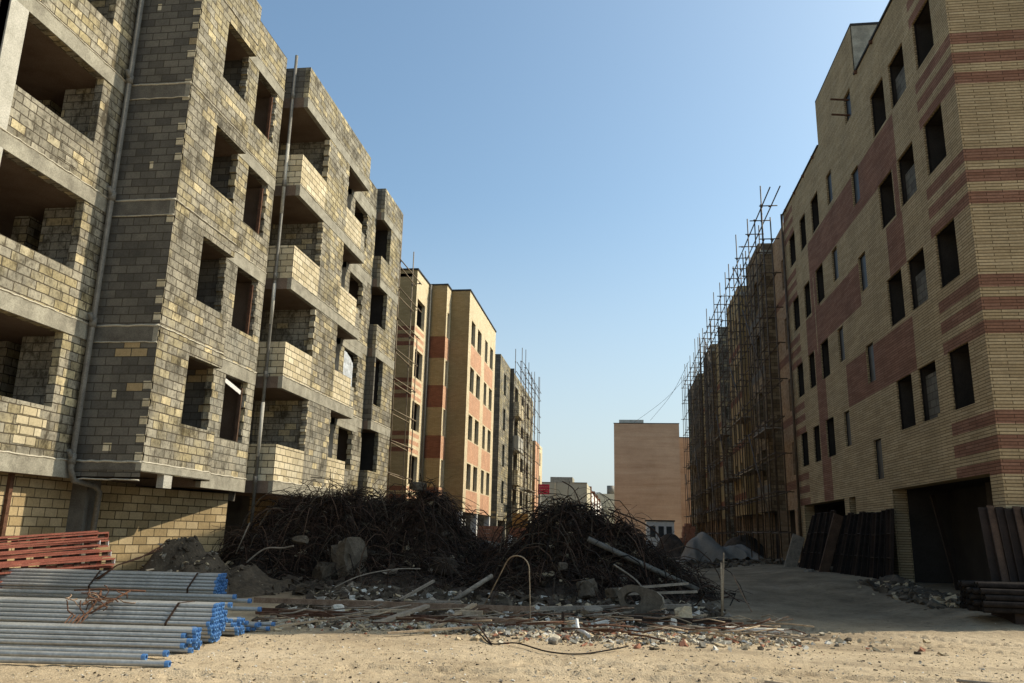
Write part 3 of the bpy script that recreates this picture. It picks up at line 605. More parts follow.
for (y, z) in ((27.0, 16.85), (27.0, 16.25)):
    s = MB(); s.bar((XR - 0.55, y - 0.35, z), (XR + 0.3, y - 0.2, z), 0.05, 0.05, 'rust'); s.build('timber_stub', B)
for h in gar:
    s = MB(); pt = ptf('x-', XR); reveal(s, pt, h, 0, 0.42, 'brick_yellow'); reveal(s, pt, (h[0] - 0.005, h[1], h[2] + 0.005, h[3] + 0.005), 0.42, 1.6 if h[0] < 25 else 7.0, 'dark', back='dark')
    o = s.build('garage_opening', B)
    if h[2] - h[0] > 3:
        s = MB()
        s.box((XR + 1.1, h[0] + 2.6, -0.2), (XR + 1.35, h[0] + 2.9, h[3]), 'interior'); s.build('inner_column', o)
        s = MB(); s.bar((XR + 0.8, h[2] - 0.9, h[3] - 0.2), (XR + 1.0, h[2] - 1.6, 0.2), 0.12, 0.05, 'panel'); s.build('leaning_prop', o)
# drain pipe at its far end
s = MB(); s.tube([(XR - 0.1, 37.85, ZR), (XR - 0.1, 37.85, 0.3)], 0.06, 8, 'scaffold'); s.build('drain_pipe', B)

# =================================================================== generic finished / unfinished row buildings
def niche_grid(parent, axis, P, rects, skin, dsk=0.2, room=1.6, mats=None):
    for h in rects: window(parent, axis, P, h, skin, dsk, room, mats=mats)

# --- finished building left: three stepped bays
C = thing('stepped_brick_building', 'finished cream and salmon brick building in three stepped bays, behind the left block shell', 'building', (-10.5, 50, 0))
XC1, XC2, XC3 = -11.58, -10.45, -9.25
s = MB()
w1 = [(43.28, 4.12 + 3.02 * k, 45.08, 5.72 + 3.02 * k) for k in range(4)]
pat = [((42.0, 0, 43.22, 20), 'brick_cream'), ((45.14, 0, 46, 20), 'brick_cream')]
for k in range(4):
    for j in range(3): pat.append(((43.05, 3.95 + 3.02 * k - 0.45 * j - 0.22, 45.16, 3.97 + 3.02 * k - 0.45 * j), 'brick_pink'))
facade(s, 'x+', XC1, 42.95, 45.97, 2.6, 16.4, 'brick_cream', w1, pat)
pat = [((-20, 3.97 + 3.02 * k - 0.45 * j - 0.25, -8, 3.97 + 3.02 * k - 0.45 * j), 'brick_rust_and_shaded') for k in range(4) for j in range(3)]
facade(s, 'y-', 42.95, -20, XC1, 2.6, 16.4, 'brick_brown_and_shaded', (), pat)
pat = [((-20, 4.09 + 3.02 * k - 1.35, -8, 4.09 + 3.02 * k), 'brick_rust_and_shaded') for k in range(4)]
facade(s, 'y-', 45.97, XC1 - 0.3, XC2, 2.7, 16.4, 'brick_brown_and_shaded', (), pat)
pat = [((44, 4.09 + 3.02 * k - 1.35, 48, 4.09 + 3.02 * k), 'brick_pink') for k in range(4)]
w2 = [(46.3, 4.1 + 3.02 * k, 46.85, 5.7 + 3.02 * k) for k in range(4)]
facade(s, 'x+', XC2, 45.97, 47.2, 2.7, 16.4, 'brick_cream', w2, pat)
facade(s, 'y-', 47.2, XC2 - 0.3, XC3, 2.75, 16.4, 'brick_brown_and_shaded')
w3 = []; pat = []
for k in range(4):
    for (a, b_) in ((48.1, 49.45), (50.35, 51.8), (53.3, 54.4), (55.5, 56.85)): w3.append((a, 4.12 + 3.02 * k, b_, 5.68 + 3.02 * k))
    for (a, b_) in ((48.1, 52.0), (53.2, 56.95)): pat.append(((a, 4.07 + 3.02 * k - 1.32, b_, 4.07 + 3.02 * k), 'brick_pink'))
facade(s, 'x+', XC3, 47.2, 57.9, 2.75, 16.4, 'brick_cream', w3, pat)
s.face([(-20, 57.9, 2.75), (XC3, 57.9, 2.75), (XC3, 57.9, 16.4), (-20, 57.9, 16.4)], 'brick_cream')
s.face([(-20, 47.2, 2.75), (XC3, 47.2, 2.75), (XC3, 57.9, 2.75), (-20, 57.9, 2.75)], 'concrete_dark'); s.face([(-20, 42.95, 2.65), (XC2, 42.95, 2.65), (XC2, 47.2, 2.65), (-20, 47.2, 2.65)], 'concrete_dark')
s.build('brick_wall', C)
s = MB(); s.box((-20, 42.95, 16.0), (XC1 - 0.2, 57.8, 16.2), 'concrete'); s.build('roof_slab', C)
s = MB()
s.box((XC1 - 0.2, 42.9, 16.403), (XC1 + 0.05, 45.93, 16.5), 'coping'); s.box((-20, 42.9, 16.403), (XC1 - 0.201, 43.1, 16.5), 'coping')
s.box((XC2 - 0.2, 45.92, 16.403), (XC2 + 0.05, 47.15, 16.5), 'coping'); s.box((XC1 - 0.2, 45.94, 16.403), (XC2 - 0.201, 46.1, 16.5), 'coping')
s.box((XC3 - 0.2, 47.15, 16.403), (XC3 + 0.05, 57.93, 16.5), 'coping'); s.box((XC2 - 0.2, 47.16, 16.403), (XC3 - 0.201, 47.4, 16.5), 'coping'); s.build('roof_coping', C)
niche_grid(C, 'x+', XC1, w1, 'brick_cream'); niche_grid(C, 'x+', XC2, w2, 'brick_cream'); niche_grid(C, 'x+', XC3, w3, 'brick_cream')
s = MB(); facade(s, 'x+', -11.5, 42.95, 57.9, -0.3, 2.75, 'dark'); facade(s, 'y-', 47.6, -13, -10.6, -0.3, 2.75, 'brick_brown_and_shaded'); s.build('ground_floor_wall', C)
for y in (47.35, 52.4, 57.6):
    s = MB(); s.box((XC3 - 0.4, y - 0.2, -0.3), (XC3 - 0.02, y + 0.2, 2.75), 'white'); s.build('ground_floor_column', C)
s = MB(); s.box((XC3 - 0.5, 49.0, -0.3), (XC3 - 0.4, 49.12, 2.4), 'white'); s.box((XC3 - 0.5, 50.3, -0.3), (XC3 - 0.4, 50.42, 2.4), 'white'); s.box((XC3 - 0.5, 49.121, 2.28), (XC3 - 0.4, 50.299, 2.4), 'white'); s.build('door_frame', C)
s = MB(); s.tube([(XC1 + 0.12, 45.8, 16.4), (XC1 + 0.12, 45.8, 0)], 0.07, 8, 'pvc'); s.build('drain_pipe', C)

# --- unfinished building behind scaffold, left
D = thing('scaffolded_block_building', 'narrow raw block building wrapped in scaffold, beyond the salmon brick building', 'building', (-10, 72, 0))
XD1, XD2 = -9.94, -9.57
s = MB()
wd = [(67.5, 4.0 + 3.1 * k, 68.8, 5.9 + 3.1 * k) for k in range(4)]
facade(s, 'x+', XD1, 65.3, 71.4, 2.6, 16.4, 'block', wd, [((66.8, 4.1 + 3.1 * k, 70.2, 6.1 + 3.1 * k), 'block_grey') for k in range(4)])
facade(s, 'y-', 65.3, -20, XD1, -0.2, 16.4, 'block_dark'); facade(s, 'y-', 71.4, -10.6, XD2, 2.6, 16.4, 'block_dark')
wd2 = [(72.0, 4.0 + 3.1 * k, 74.6, 5.6 + 3.1 * k) for k in range(4)] + [(77.5, 4.0 + 3.1 * k, 79.4, 5.6 + 3.1 * k) for k in range(4)] + [(82, 4.0 + 3.1 * k, 84, 5.6 + 3.1 * k) for k in range(4)]
facade(s, 'x+', XD2, 71.4, 88, 2.6, 16.0, 'block', wd2, [((70, 5.65 + 3.1 * k, 89, 6.0 + 3.1 * k), 'concrete') for k in range(-1, 4)] + [((75.2, 2, 77, 16), 'block_yellow')])
s.face([(-20, 65.3, 2.6), (XD1, 65.3, 2.6), (XD1, 88, 2.6), (-20, 88, 2.6)], 'concrete_dark')
s.box((-20, 65.4, 15.6), (XD1 - 0.1, 88, 15.8), 'concrete'); s.face([(-20, 88, 0), (XD2, 88, 0), (XD2, 88, 16), (-20, 88, 16)], 'block')
facade(s, 'x+', -11.2, 65.3, 88, -0.3, 2.6, 'block_dark')
s.build('block_wall', D)
niche_grid(D, 'x+', XD1, wd, 'block'); niche_grid(D, 'x+', XD2, wd2, 'block')
for k in range(4):
    s = MB(); s.box((XD2 + 0.003, 71.5, 2.7 + 3.1 * k), (XD2 + 0.5, 75.0, 4.0 + 3.1 * k), 'block_yellow' if k != 2 else 'concrete_pale'); s.build('balcony_parapet', D)
for y in (66, 71, 76, 82):
    s = MB(); s.box((XD1 - 0.4, y - 0.2, -0.3), (XD1 - 0.05, y + 0.2, 2.6), 'concrete'); s.build('ground_floor_column', D)

# --- pale pink building
E_ = thing('pink_building', 'pale pink low block with slit windows seen at the end of the left row', 'building', (-11, 106, 0))
s = MB(); we = [(105.5, 4.3 + 3.0 * k, 106.6, 6.0 + 3.0 * k) for k in range(3)]
facade(s, 'x+', -10.5, 100, 109, -0.2, 13.0, 'brick_pink', we, [((104.6, 0, 109, 13), 'brick_cream')]); facade(s, 'y-', 100, -24, -10.5, -0.2, 13.0, 'brick_brown_and_shaded'); s.face([(-24, 109, 0), (-10.5, 109, 0), (-10.5, 109, 13), (-24, 109, 13)], 'brick_pink'); s.build('brick_wall', E_)
s = MB(); s.box((-24, 100.1, 12.6), (-10.6, 108.9, 12.8), 'concrete'); s.build('roof_slab', E_)
niche_grid(E_, 'x+', -10.5, we, 'brick_cream')

# --- beige building with a roof box, far centre
Fb = thing('beige_building', 'plain beige rendered building with a flat grey roof box, far down the street', 'building', (-9.5, 136, 0))
s = MB(); s.box((-13.6, 134.2, -0.2), (-5.4, 150, 9.9), 'beige'); s.build('wall', Fb)
s = MB(); s.box((-11.5, 134.16, 9.9), (-7.8, 140, 10.85), 'concrete'); s.build('roof_box', Fb)
s = MB(); s.box((-10.75, 134.0, 7.2), (-10.6, 134.15, 9.9), 'brick_cream'); s.build('pilaster', Fb)
s = MB(); s.box((-13.62, 134.12, 9.9), (-11.51, 134.4, 10.0), 'coping'); s.build('roof_coping', Fb); s = MB(); s.box((-7.79, 134.12, 9.9), (-5.38, 134.4, 10.0), 'coping'); s.build('roof_coping', Fb)
# --- terrace with red piers
T_ = thing('terrace_building', 'terrace of red brick piers and white bays receding beside the beige building', 'building', (-5, 165, 0))
for i in range(4):
    y = 150 + i * 16; x = -5.3 + i * 0.15
    s = MB(); s.box((x - 5, y, -0.2), (x + 0.1, y + 1.4, 10.3 - 0.05 * i), 'brick_rust_and_shaded'); s.build('brick_pier', T_)
    s = MB(); s.box((x - 5, y + 1.4, -0.2), (x + 0.04, y + 16, 9.3), 'white'); s.build('wall', T_)
# --- far grey building with a tank
G_ = thing('low_grey_building', 'low grey building with a rooftop tank, farthest in the gap', 'building', (-2, 215, 0))
s = MB(); s.box((-8, 215, -0.2), (3, 230, 12.2), 'beige'); s.build('wall', G_)
s = MB(); s.tube([(-2.4, 216.5, 12.2), (-2.4, 216.5, 14.4)], 1.0, 12, 'pvc'); s.build('roof_tank', G_)

# --- big tan end building, right of centre
Hb = thing('tan_end_building', 'windowless tan brick end wall of a tall building closing the street', 'building', (3.7, 112, 0))
s = MB(); facade(s, 'y-', 108.7, -0.72, 8.0, -0.2, 16.4, 'brick_streak'); s.face([(-0.72, 108.7, -0.2), (-0.72, 108.7, 16.4), (-0.72, 124, 16.4), (-0.72, 124, -0.2)], 'brick_tan'); s.face([(8, 108.7, -0.2), (8, 124, -0.2), (8, 124, 16.4), (8, 108.7, 16.4)], 'brick_tan'); s.face([(-0.72, 108.7, 16.2), (8, 108.7, 16.2), (8, 124, 16.2), (-0.72, 124, 16.2)], 'concrete'); s.build('brick_wall', Hb)
s = MB(); s.box((-0.02, 109.2, 16.2), (3.3, 114, 17.0), 'concrete_pale'); s.build('roof_box', Hb)
s = MB(); s.box((-0.77, 108.65, 16.403), (8.04, 108.9, 16.5), 'coping'); s.build('roof_coping', Hb)
Hc = thing('orange_brick_building', 'narrow tan brick wall glimpsed between the tan end wall and the right scaffold', 'building', (10, 120, 0))
s = MB(); s.box((8.15, 116, -0.2), (14, 130, 15.4), 'brick_streak'); s.build('brick_wall', Hc)
s = MB(); s.box((8.1, 115.95, 15.403), (14, 116.3, 15.5), 'coping'); s.build('roof_coping', Hc)

# --- right row behind the scaffold
def row_building(name, label, bays, y_end, base):
    t_ = thing(name, label, 'building', base)
    s = MB(); allw = []
    for (ya, yb, x, zt, wl, mat, pt_) in bays:
        w_ = [(a, 4.6 + 3.1 * k, b_, 6.2 + 3.1 * k) for k in range(4) for (a, b_) in wl]
        facade(s, 'x-', x, ya, yb, 3.0, zt, mat, w_, [((ya, 3.95 + 3.1 * k, yb, 4.35 + 3.1 * k), pt_) for k in range(4)])
        facade(s, 'y-', ya + 0.001, x, x + 3, 3.0, zt, mat)
        allw.append((x, w_, mat)); s.box((x + 0.05, ya, zt - 0.6), (22, yb, zt - 0.4), 'concrete')
        s.face([(x, ya, 3.0), (x, yb, 3.0), (22, yb, 3.0), (22, ya, 3.0)], 'concrete_dark')
    s.face([(7.5, y_end, 0), (22, y_end, 0), (22, y_end, 17.2), (7.5, y_end, 17.2)], 'block_grey'); s.face([(22, bays[0][0], 0), (22, bays[0][0], 17), (22, y_end, 17), (22, y_end, 0)], 'block_grey')
    s.build('brick_wall', t_)
    for x, w_, mat in allw: niche_grid(t_, 'x-', x, w_, mat, 0.2, 1.5)
    g_ = MB(); ya = bays[0][0]
    facade(g_, 'x-', 8.9, ya, y_end, -0.3, 3.0, 'dark'); g_.build('ground_floor_wall', t_)
    y = ya + 0.3
    while y < y_end:
        g_ = MB(); g_.box((8.0, y, -0.2), (8.5, y + (1.2 if int(y) % 2 else 0.5), 3.0), 'brick_tan'); g_.build('ground_floor_column', t_); y += 4.1
    return t_
row_building('scaffolded_brick_building', 'unfinished tan brick building behind scaffold, next to the tall banded building', [
    (38.05, 42.6, 8.35, 17.2, ((39.2, 40.3),), 'brick_tan', 'brick_red'), (42.6, 47.0, 7.65, 17.4, ((43.4, 44.6), (45.3, 46.2)), 'brick_dim', 'concrete_dark'),
    (47.0, 50.0, 8.3, 17.2, ((47.6, 48.6),), 'brick_brown_and_shaded', 'brick_rust_and_shaded'), (50.0, 55.5, 7.6, 17.3, ((51, 52.2), (53.4, 54.6)), 'brick_brown_and_shaded', 'brick_rust_and_shaded'), (55.5, 60.0, 8.2, 17.1, ((56.5, 57.5),), 'brick_dim', 'concrete_dark')], 60, (9, 49, 0))
row_building('scaffolded_raw_building', 'unfinished dark block building behind scaffold at the far end of the right row', [
    (61.5, 66.0, 8.0, 17.0, ((62.4, 63.6),), 'brick_brown_and_shaded', 'brick_rust_and_shaded'), (66.0, 72.0, 7.6, 17.3, ((67, 68.2), (69.5, 70.7)), 'brick_dim', 'concrete_dark'), (72.0, 78.0, 8.1, 17.1, ((73.4, 74.6),), 'brick_brown_and_shaded', 'brick_rust_and_shaded'), (78.0, 87.0, 7.7, 17.2, ((79.5, 80.7), (83, 84.2)), 'brick_dim', 'concrete_dark')], 87, (9, 74, 0))

# =================================================================== scaffolds
def scaffold(label, stations, xo, xi, tops, levels, light=False, rnd=None, planks=(), diags=(), near_over=0.0):
    t_ = thing('scaffold', label, 'scaffold', ((xo + xi) / 2, (stations[0] + stations[-1]) / 2, 0), 'scaffolds along the street')
    mt = 'scaffold_light' if light else 'scaffold'; rr = 0.03 if light else 0.032
    for i, y in enumerate(stations):
        for x, tp in ((xo, tops[i % len(tops)]), (xi, tops[(i * 3 + 1) % len(tops)] - 0.6)):
            s = MB(); q = rnd.uniform(-0.06, 0.06); p0 = Vector((x + q, y, 0.1)); p1 = Vector((x + rnd.uniform(-0.1, 0.1), y + rnd.uniform(-0.15, 0.15), tp))
            s.tube([p0, p1], rr, 6, mt)
            for z in levels: s.lump(p0.lerp(p1, (z - 0.1) / (tp - 0.1)), 0.07, 0.07, 0.07, 'scaffold', rnd, 1, 0.1)
            s.build('scaffold_pole', t_)
    for j, z in enumerate(levels):
        for x in (xo, xi):
            s = MB(); e0 = near_over if j == len(levels) - 1 else rnd.uniform(0.1, 0.5)
            s.tube([(x + 0.05, stations[0] - e0, z + rnd.uniform(-0.08, 0.08)), (x + 0.05, stations[-1] + rnd.uniform(0.1, 0.6), z + rnd.uniform(-0.08, 0.08))], rr, 6, mt); s.build('scaffold_ledger', t_)
        for i, y in enumerate(stations):
            if rnd.random() < 0.88:
                s = MB(); s.tube([(xo - 0.25 * rnd.random(), y + 0.06, z + 0.05), (xi + 0.35, y + 0.06, z + 0.05)], rr * 0.9, 6, mt); s.build('scaffold_transom', t_)
    for (ya, za, yb, zb) in diags:
        s = MB(); s.tube([(xo - 0.05, ya, za), (xo - 0.05, yb, zb)], rr, 6, mt); s.build('scaffold_brace', t_)
    for (ya, yb, z) in planks:
        for q in range(3):
            s = MB(); s.bar((xo + 0.15 + q * 0.24, ya + rnd.uniform(-0.2, 0.2), z), (xo + 0.15 + q * 0.24, yb, z + 0.02), 0.22, 0.05, 'wood_grey'); s.build('scaffold_plank', t_)
    return t_
rs = random.Random(5)
lv = [1.9 + 1.72 * i for i in range(10)]
scaffold('dark tube scaffold nearest on the right, against the tan brick building', [37.4 + 1.9 * i for i in range(8)], 6.95, 7.4, [18.5, 17.4, 18.3, 17.0, 18.9, 17.5, 18.4], lv, rnd=rs, planks=((39, 43.4, 6.75), (44, 49, 5.2), (47, 50, 8.4)), diags=((38.7, 9, 44, 14), (39, 2.5, 44, 7), (45, 8, 50, 12), (41, 12.5, 46, 17)), near_over=2.2)
scaffold('dark tube scaffold midway along the right row, with leaning braces', [52.6 + 2.0 * i for i in range(8)], 6.85, 7.35, [18.4, 17.3, 18.9, 17.6, 18.8, 17.1, 18.3], lv, rnd=rs, planks=((52, 57, 5.3), (56, 60, 8.5), (60, 64, 3.6)), diags=((52, 5, 57, 10), (56, 11, 62, 16.5), (58, 2, 63, 7)))
scaffold('dark tube scaffold farthest along the right row, before the tan end wall', [67.5 + 2.2 * i for i in range(10)], 6.9, 7.45, [18.2, 18.8, 19.2, 18.4, 18.6], lv, rnd=rs, planks=((70, 76, 5.3), (80, 86, 8.5)), diags=((69, 4, 74, 9), (74, 11, 80, 16.5), (80, 2, 86, 8)))
scaffold('brown tube scaffold on the left row, around the raw block building', [69.5 + 2.7 * i for i in range(7)], -8.55, -9.15, [17.9, 18.4, 17.7, 17.3, 17.9], lv[:9] + [16.6], rnd=rs, planks=((70, 76, 5.3),), diags=((70, 4, 75, 9), (76, 10, 81, 15), (74, 16.6, 84, 16.4)))
scaffold('thin pale scaffold in the gap beside the near block shell', [36.6, 40.4], -10.75, -11.1, [17.2, 11.6], [1.2 + 1.5 * i for i in range(10)], light=True, rnd=rs, near_over=0.8)

# =================================================================== the steel pipes
AXD = Vector((math.cos(rad(6.6)), math.sin(rad(6.6)), 0)); AXN = Vector((-AXD.y, AXD.x, 0))
def make_pipe(label, group, end, length, r):
    t_ = thing('steel_pipe', label, 'pipe', end, group)
    s = MB(); e = Vector(end); a = e - AXD * length
    n = 10
    for rr, flip in ((r, 1), (r * 0.86, -1)):                      # outer and inner skin of the tube
        s.tube([a, e], rr, n, 'galv' if flip > 0 else 'dark', cap=False)
    s.build('pipe_body', t_)
    c = MB(); c.tube([e - AXD * 0.04, e + AXD * 0.012], r * 1.1, n, 'blue', cap=False); c.tube([e - AXD * 0.04, e + AXD * 0.012], r * 0.8, n, 'blue', cap=False)
    base = len(c.v)                                               # annular lip
    for j in range(n):
        pass
    p = e + AXD * 0.012; u = Vector((0, 0, 1)); v_ = AXD.cross(u)
    for j in range(n):
        t0, t1 = 2 * math.pi * j / n, 2 * math.pi * (j + 1) / n
        def q(t__, rr): return p + (v_ * math.cos(t__) + u * math.sin(t__)) * rr
        c.face([q(t0, r * 0.8), q(t1, r * 0.8), q(t1, r * 1.1), q(t0, r * 1.1)], 'blue')
    c.face([e - AXD * 0.05 + (v_ * math.cos(2 * math.pi * j / n) + u * math.sin(2 * math.pi * j / n)) * r * 0.8 for j in range(n)], 'dark')
    c.build('end_cap', t_)
    return t_
def dup(root, loc):
    r_ = root.copy(); col.objects.link(r_); r_.location = loc
    for ch in list(root.children):
        c_ = ch.copy(); col.objects.link(c_); c_.parent = r_
    return r_
PR = 0.031
def pipe_bundle(label, group, cx, cy, z0, rows, length, rnd, spread=0.05):
    """rows: list of counts from the bottom up; end face near (cx, cy)"""
    first = None; out = []
    for j, n in enumerate(rows):
        for i in range(n):
            off = (i - (n - 1) / 2) * PR * 2.08
            p = Vector((cx, cy, z0 + PR + j * PR * 1.8)) + AXN * off + AXD * rnd.uniform(-spread, spread)
            if first is None: first = make_pipe(label, group, p, length, PR); o = first
            else: o = dup(first, p)
            out.append(p)
    return out
rp = random.Random(3)
hexr = [5, 6, 7, 8, 9, 8, 7, 6, 5]
pipe_bundle('grey steel pipe with blue end cap in the strapped bundle farthest back', 'pipes of the rear bundle', -7.2, 14.25, 0.25, hexr, 6.0, rp, 0.03)
pipe_bundle('grey steel pipe with blue end cap in the tall middle bundle', 'pipes of the middle bundle', -5.62, 11.15, 0.03, hexr, 6.0, rp, 0.025)
pipe_bundle('blue-capped steel pipe in the low stack tucked behind the middle bundle', 'pipes of the tucked stack', -5.72, 12.05, 0.02, [6, 7, 6, 5], 6.0, rp, 0.1)
pipe_bundle('grey steel pipe with blue end cap in the half bundle in front', 'pipes of the front half bundle', -5.5, 10.28, 0.02, [6, 7, 6, 5, 4], 6.0, rp, 0.1)
pipe_bundle('loose blue-capped steel pipe in the low row at the far right end', 'pipes of the low right row', -5.6, 12.55, 0.02, [5, 4], 6.0, rp, 0.2)
def lone(label, x, y, z): make_pipe(label, None, (x, y, z), 6.0, 0.036)
lone('single grey pipe lying on the sand, nearest the photographer', -5.15, 9.13, 0.045)
lone('single grey pipe with short reach, second from the front on the sand', -5.62, 9.42, 0.06)
lone('single grey pipe lying just before the front half bundle', -5.5, 9.68, 0.07)
lone('long grey pipe lying on top of the gap before the rear bundle', -6.3, 13.0, 0.47)
lone('grey pipe resting beside the long top pipe, tip further right', -6.1, 13.15, 0.40)
lone('grey pipe with rusty clip jutting out past the others', -5.8, 12.9, 0.3)
lone('grey pipe resting on top of the middle bundle at its back', -5.75, 11.75, 0.46)
for nm, lb, (cx, cy, z0), offs, zz in (('timber_bearer', 'rough timber under the rear pipe bundle', (-7.7, 14.25, 0), 0.0, 0.17), ('timber_bearer', 'rough timber under the rear pipe bundle, toward its hidden end', (-10.4, 13.95, 0), 0.0, 0.17)):
    s = MB(); s.bar((cx + 0.1, cy - 0.5, 0.11), (cx - 0.05, cy + 0.5, 0.11), 0.14, 0.25, 'wood_grey'); tag(s.build(nm, None, (cx, cy, 0)), lb, 'timber')
def strap(label, cx, cy, z0, back, loose=False, m='rust_dark'):
    c = Vector((cx, cy, z0 + 0.254)) - AXD * back; s = MB(); pts = []
    hw, tw, hh = 0.297, 0.168, 0.260
    for (a, b_) in ((hw, 0), (tw, hh), (-tw, hh), (-hw, 0), (-tw, -hh), (tw, -hh), (hw, 0)):
        pts.append(c + AXN * a + Vector((0, 0, b_)) + AXD * 0.07 * (b_ / hh + a / hw))
    for a, b_ in zip(pts, pts[1:]): s.bar(a, b_, 0.03, 0.006, m, up=(b_ - a).cross(AXD))
    if loose: s.tube([pts[5] + Vector((0, 0, .3)), pts[5] + AXD * 0.1 + Vector((0, -0.04, 0.34)), pts[5] + AXD * 0.22 + Vector((0, -0.1, 0.3)), pts[5] + AXD * 0.25 + Vector((0, -0.14, 0.18))], 0.011, 5, m)
    tag(s.build('steel_strap', None, (c.x, c.y, 0)), label, 'strap')
strap('rusty steel strap around the rear pipe bundle near its capped end', -7.2, 14.25, 0.25, 0.42)
strap('rusty steel strap around the rear pipe bundle, further left', -7.2, 14.25, 0.25, 2.2)
strap('rusty steel strap around the middle pipe bundle with a loose tail', -5.62, 11.15, 0.03, 0.55, loose=True)
# tangle of rusty tie wire lying over the pipes
s = MB(); rw = random.Random(9); c0 = Vector((-7.25, 10.75, 0.45))
for i in range(22):
    p = c0 + Vector((rw.uniform(-0.25, 0.3), rw.uniform(-0.35, 0.3), 0.12)); pts = [p.copy()]; d_ = Vector((rw.uniform(-1, 1), rw.uniform(-1, 0.6), rw.uniform(-0.3, 0.3)))
    for k in range(7):
        d_ = (d_ + Vector((rw.uniform(-0.9, 0.9), rw.uniform(-0.9, 0.9), rw.uniform(-0.6, 0.5)))).normalized(); p = p + d_ * 0.045
        fr = (p.y - 10.75); zmin = 0.63 if fr > 0.15 else 0.40 + max(-0.28, fr * 0.75)
        p.z = max(p.z, zmin); pts.append(p.copy())
    s.tube(pts, 0.009, 4, 'rust' if i % 3 else 'rust_tan')
s.tube([(-7.75, 10.95, 0.66), (-7.4, 11.02, 0.68), (-6.75, 11.1, 0.67)], 0.014, 5, 'rust'); s.tube([(-7.4, 11.05, 0.67), (-7.28, 10.85, 0.6), (-7.2, 10.55, 0.42), (-7.2, 10.3, 0.33)], 0.016, 5, 'rust'); s.tube([(-6.95, 11.05, 0.67), (-7.05, 10.8, 0.55), (-7.15, 10.5, 0.4)], 0.014, 5, 'rust')
for k in range(5): s.tube([(-7.3 + k * 0.06, 10.33, 0.4), (-7.29 + k * 0.055, 10.2, 0.3), (-7.28 + k * 0.06, 10.05, 0.16)], 0.009, 5, 'rust')
tag(s.build('rusty_wire', None, (c0.x, c0.y, 0.4)), 'tangle of rusty tie wire draped over the middle pipes', 'wire')
s = MB(); 
for k in range(3): s.tube([(-9.35 + 0.03 * k, 13.75, 0.62), (-9.1, 13.95, 0.86), (-8.95 + 0.03 * k, 14.3, 0.98), (-8.7, 14.7, 1.12 + 0.05 * k)], 0.012, 5, 'rust' if k else 'rust_dark')
tag(s.build('rusty_bar', None, (-9, 14.3, 0.6)), 'bunch of thin rusty bars propped on the rear pipe bundle', 'steel bar')

# red oxide steel beams stacked by the wall
def red_beam(label, p, q):
    p = Vector(p); q = Vector(q); t_ = thing('steel_beam', label, 'steel beam', p, 'red steel beams by the wall')
    d_ = (q - p).normalized(); s = MB(); up = Vector((0, 0, 1))
    s.bar(p + up * 0.055, q + up * 0.055, 0.11, 0.03, 'oxide'); s.bar(p - up * 0.055, q - up * 0.055, 0.11, 0.03, 'oxide'); s.build('flange', t_)
    s = MB(); L = (q - p).length; n = int(L / 0.34)
    for i in range(n):                                          # castellated web: solid posts with gaps
        a = p + d_ * (i * L / n + 0.05); b_ = p + d_ * ((i + 0.5) * L / n); s.bar(a, b_, 0.012, 0.078, 'rust_dark')
    s.build('web', t_)
    s = MB(); s.bar(p - d_ * 0.0 + up * 0, p + d_ * 0.012, 0.11, 0.125, 'white' if R.random() < 0.3 else 'oxide'); s.build('end_plate', t_)
rb = random.Random(21)
k = 0
for row in range(7):
    for c_ in range(2):
        y0 = 15.72 - 0.22 * c_ - 0.03 * row; x0 = -10.3 - 0.05 * row * 0.3 + rb.uniform(-0.08, 0.06) - 0.1 * c_; z0 = 0.38 + row * 0.155 + 0.02 * c_
        red_beam('red painted castellated steel beam in the stack against the block wall', (x0, y0, z0 + (0.05 if row > 4 else 0)), (x0 - 1.9 + rb.uniform(-0.1, 0.1), y0 - 5.2, z0 * 0.72 + 0.05 - rb.uniform(0, 0.08)))
for i, (y, x) in enumerate(((15.4, -10.5), (12.2, -11.5))):
    s = MB(); s.bar((x - 0.6, y - 0.05, 0.17), (x + 0.4, y, 0.17), 0.2, 0.3, 'wood_grey'); tag(s.build('timber_bearer', None, (x, y, 0)), ('thick timber under the right end of the red beams', 'thick timber under the left end of the red beams')[i], 'timber')

# =================================================================== mound, heaps, rock
def mound_mesh(mb, cx, cy, rx, ry, h, m, seed, n=64, k=0.25, pw=1.0):
    base = len(mb.v); mi = mb.mi(m)
    for j in range(n + 1):
        for i in range(n + 1):
            u, v = i / n * 2 - 1, j / n * 2 - 1; x, y = cx + u * rx, cy + v * ry
            r_ = math.sqrt(u * u + v * v); z = h * max(0, 1 - r_) ** pw * (1 - (0.25 if r_ < 0.15 else 0))
            z = h * (math.cos(min(1, r_) * math.pi) * 0.5 + 0.5) ** pw
            z *= 1 + k * fb(x + seed, y, 0.9); z += (0.08 * fb(x, y + seed, 3.2) + 0.05 * fb(x + seed, y, 8.5)) * min(1, z * 3)
            mb.v.append(Vector((x, y, hgt(x, y) - 0.06 + z)))
    for j in range(n):
        for i in range(n):
            a = base + j * (n + 1) + i; mb.f.append([a, a + 1, a + n + 2, a + n + 1]); mb.m.append(mi); mb.sm.append(True)
s = MB(); mound_mesh(s, -10.5, 18.4, 2.0, 2.2, 1.02, 'soil', 3, pw=0.9, k=0.6); mound_mesh(s, -9.0, 19.2, 1.9, 2.0, 0.4, 'soil', 13, k=0.7)
tag(s.build('soil_mound', None, (-10.2, 18.6, 0)), 'dark soil mound against the block wall, left of the tangled heap', 'soil mound')

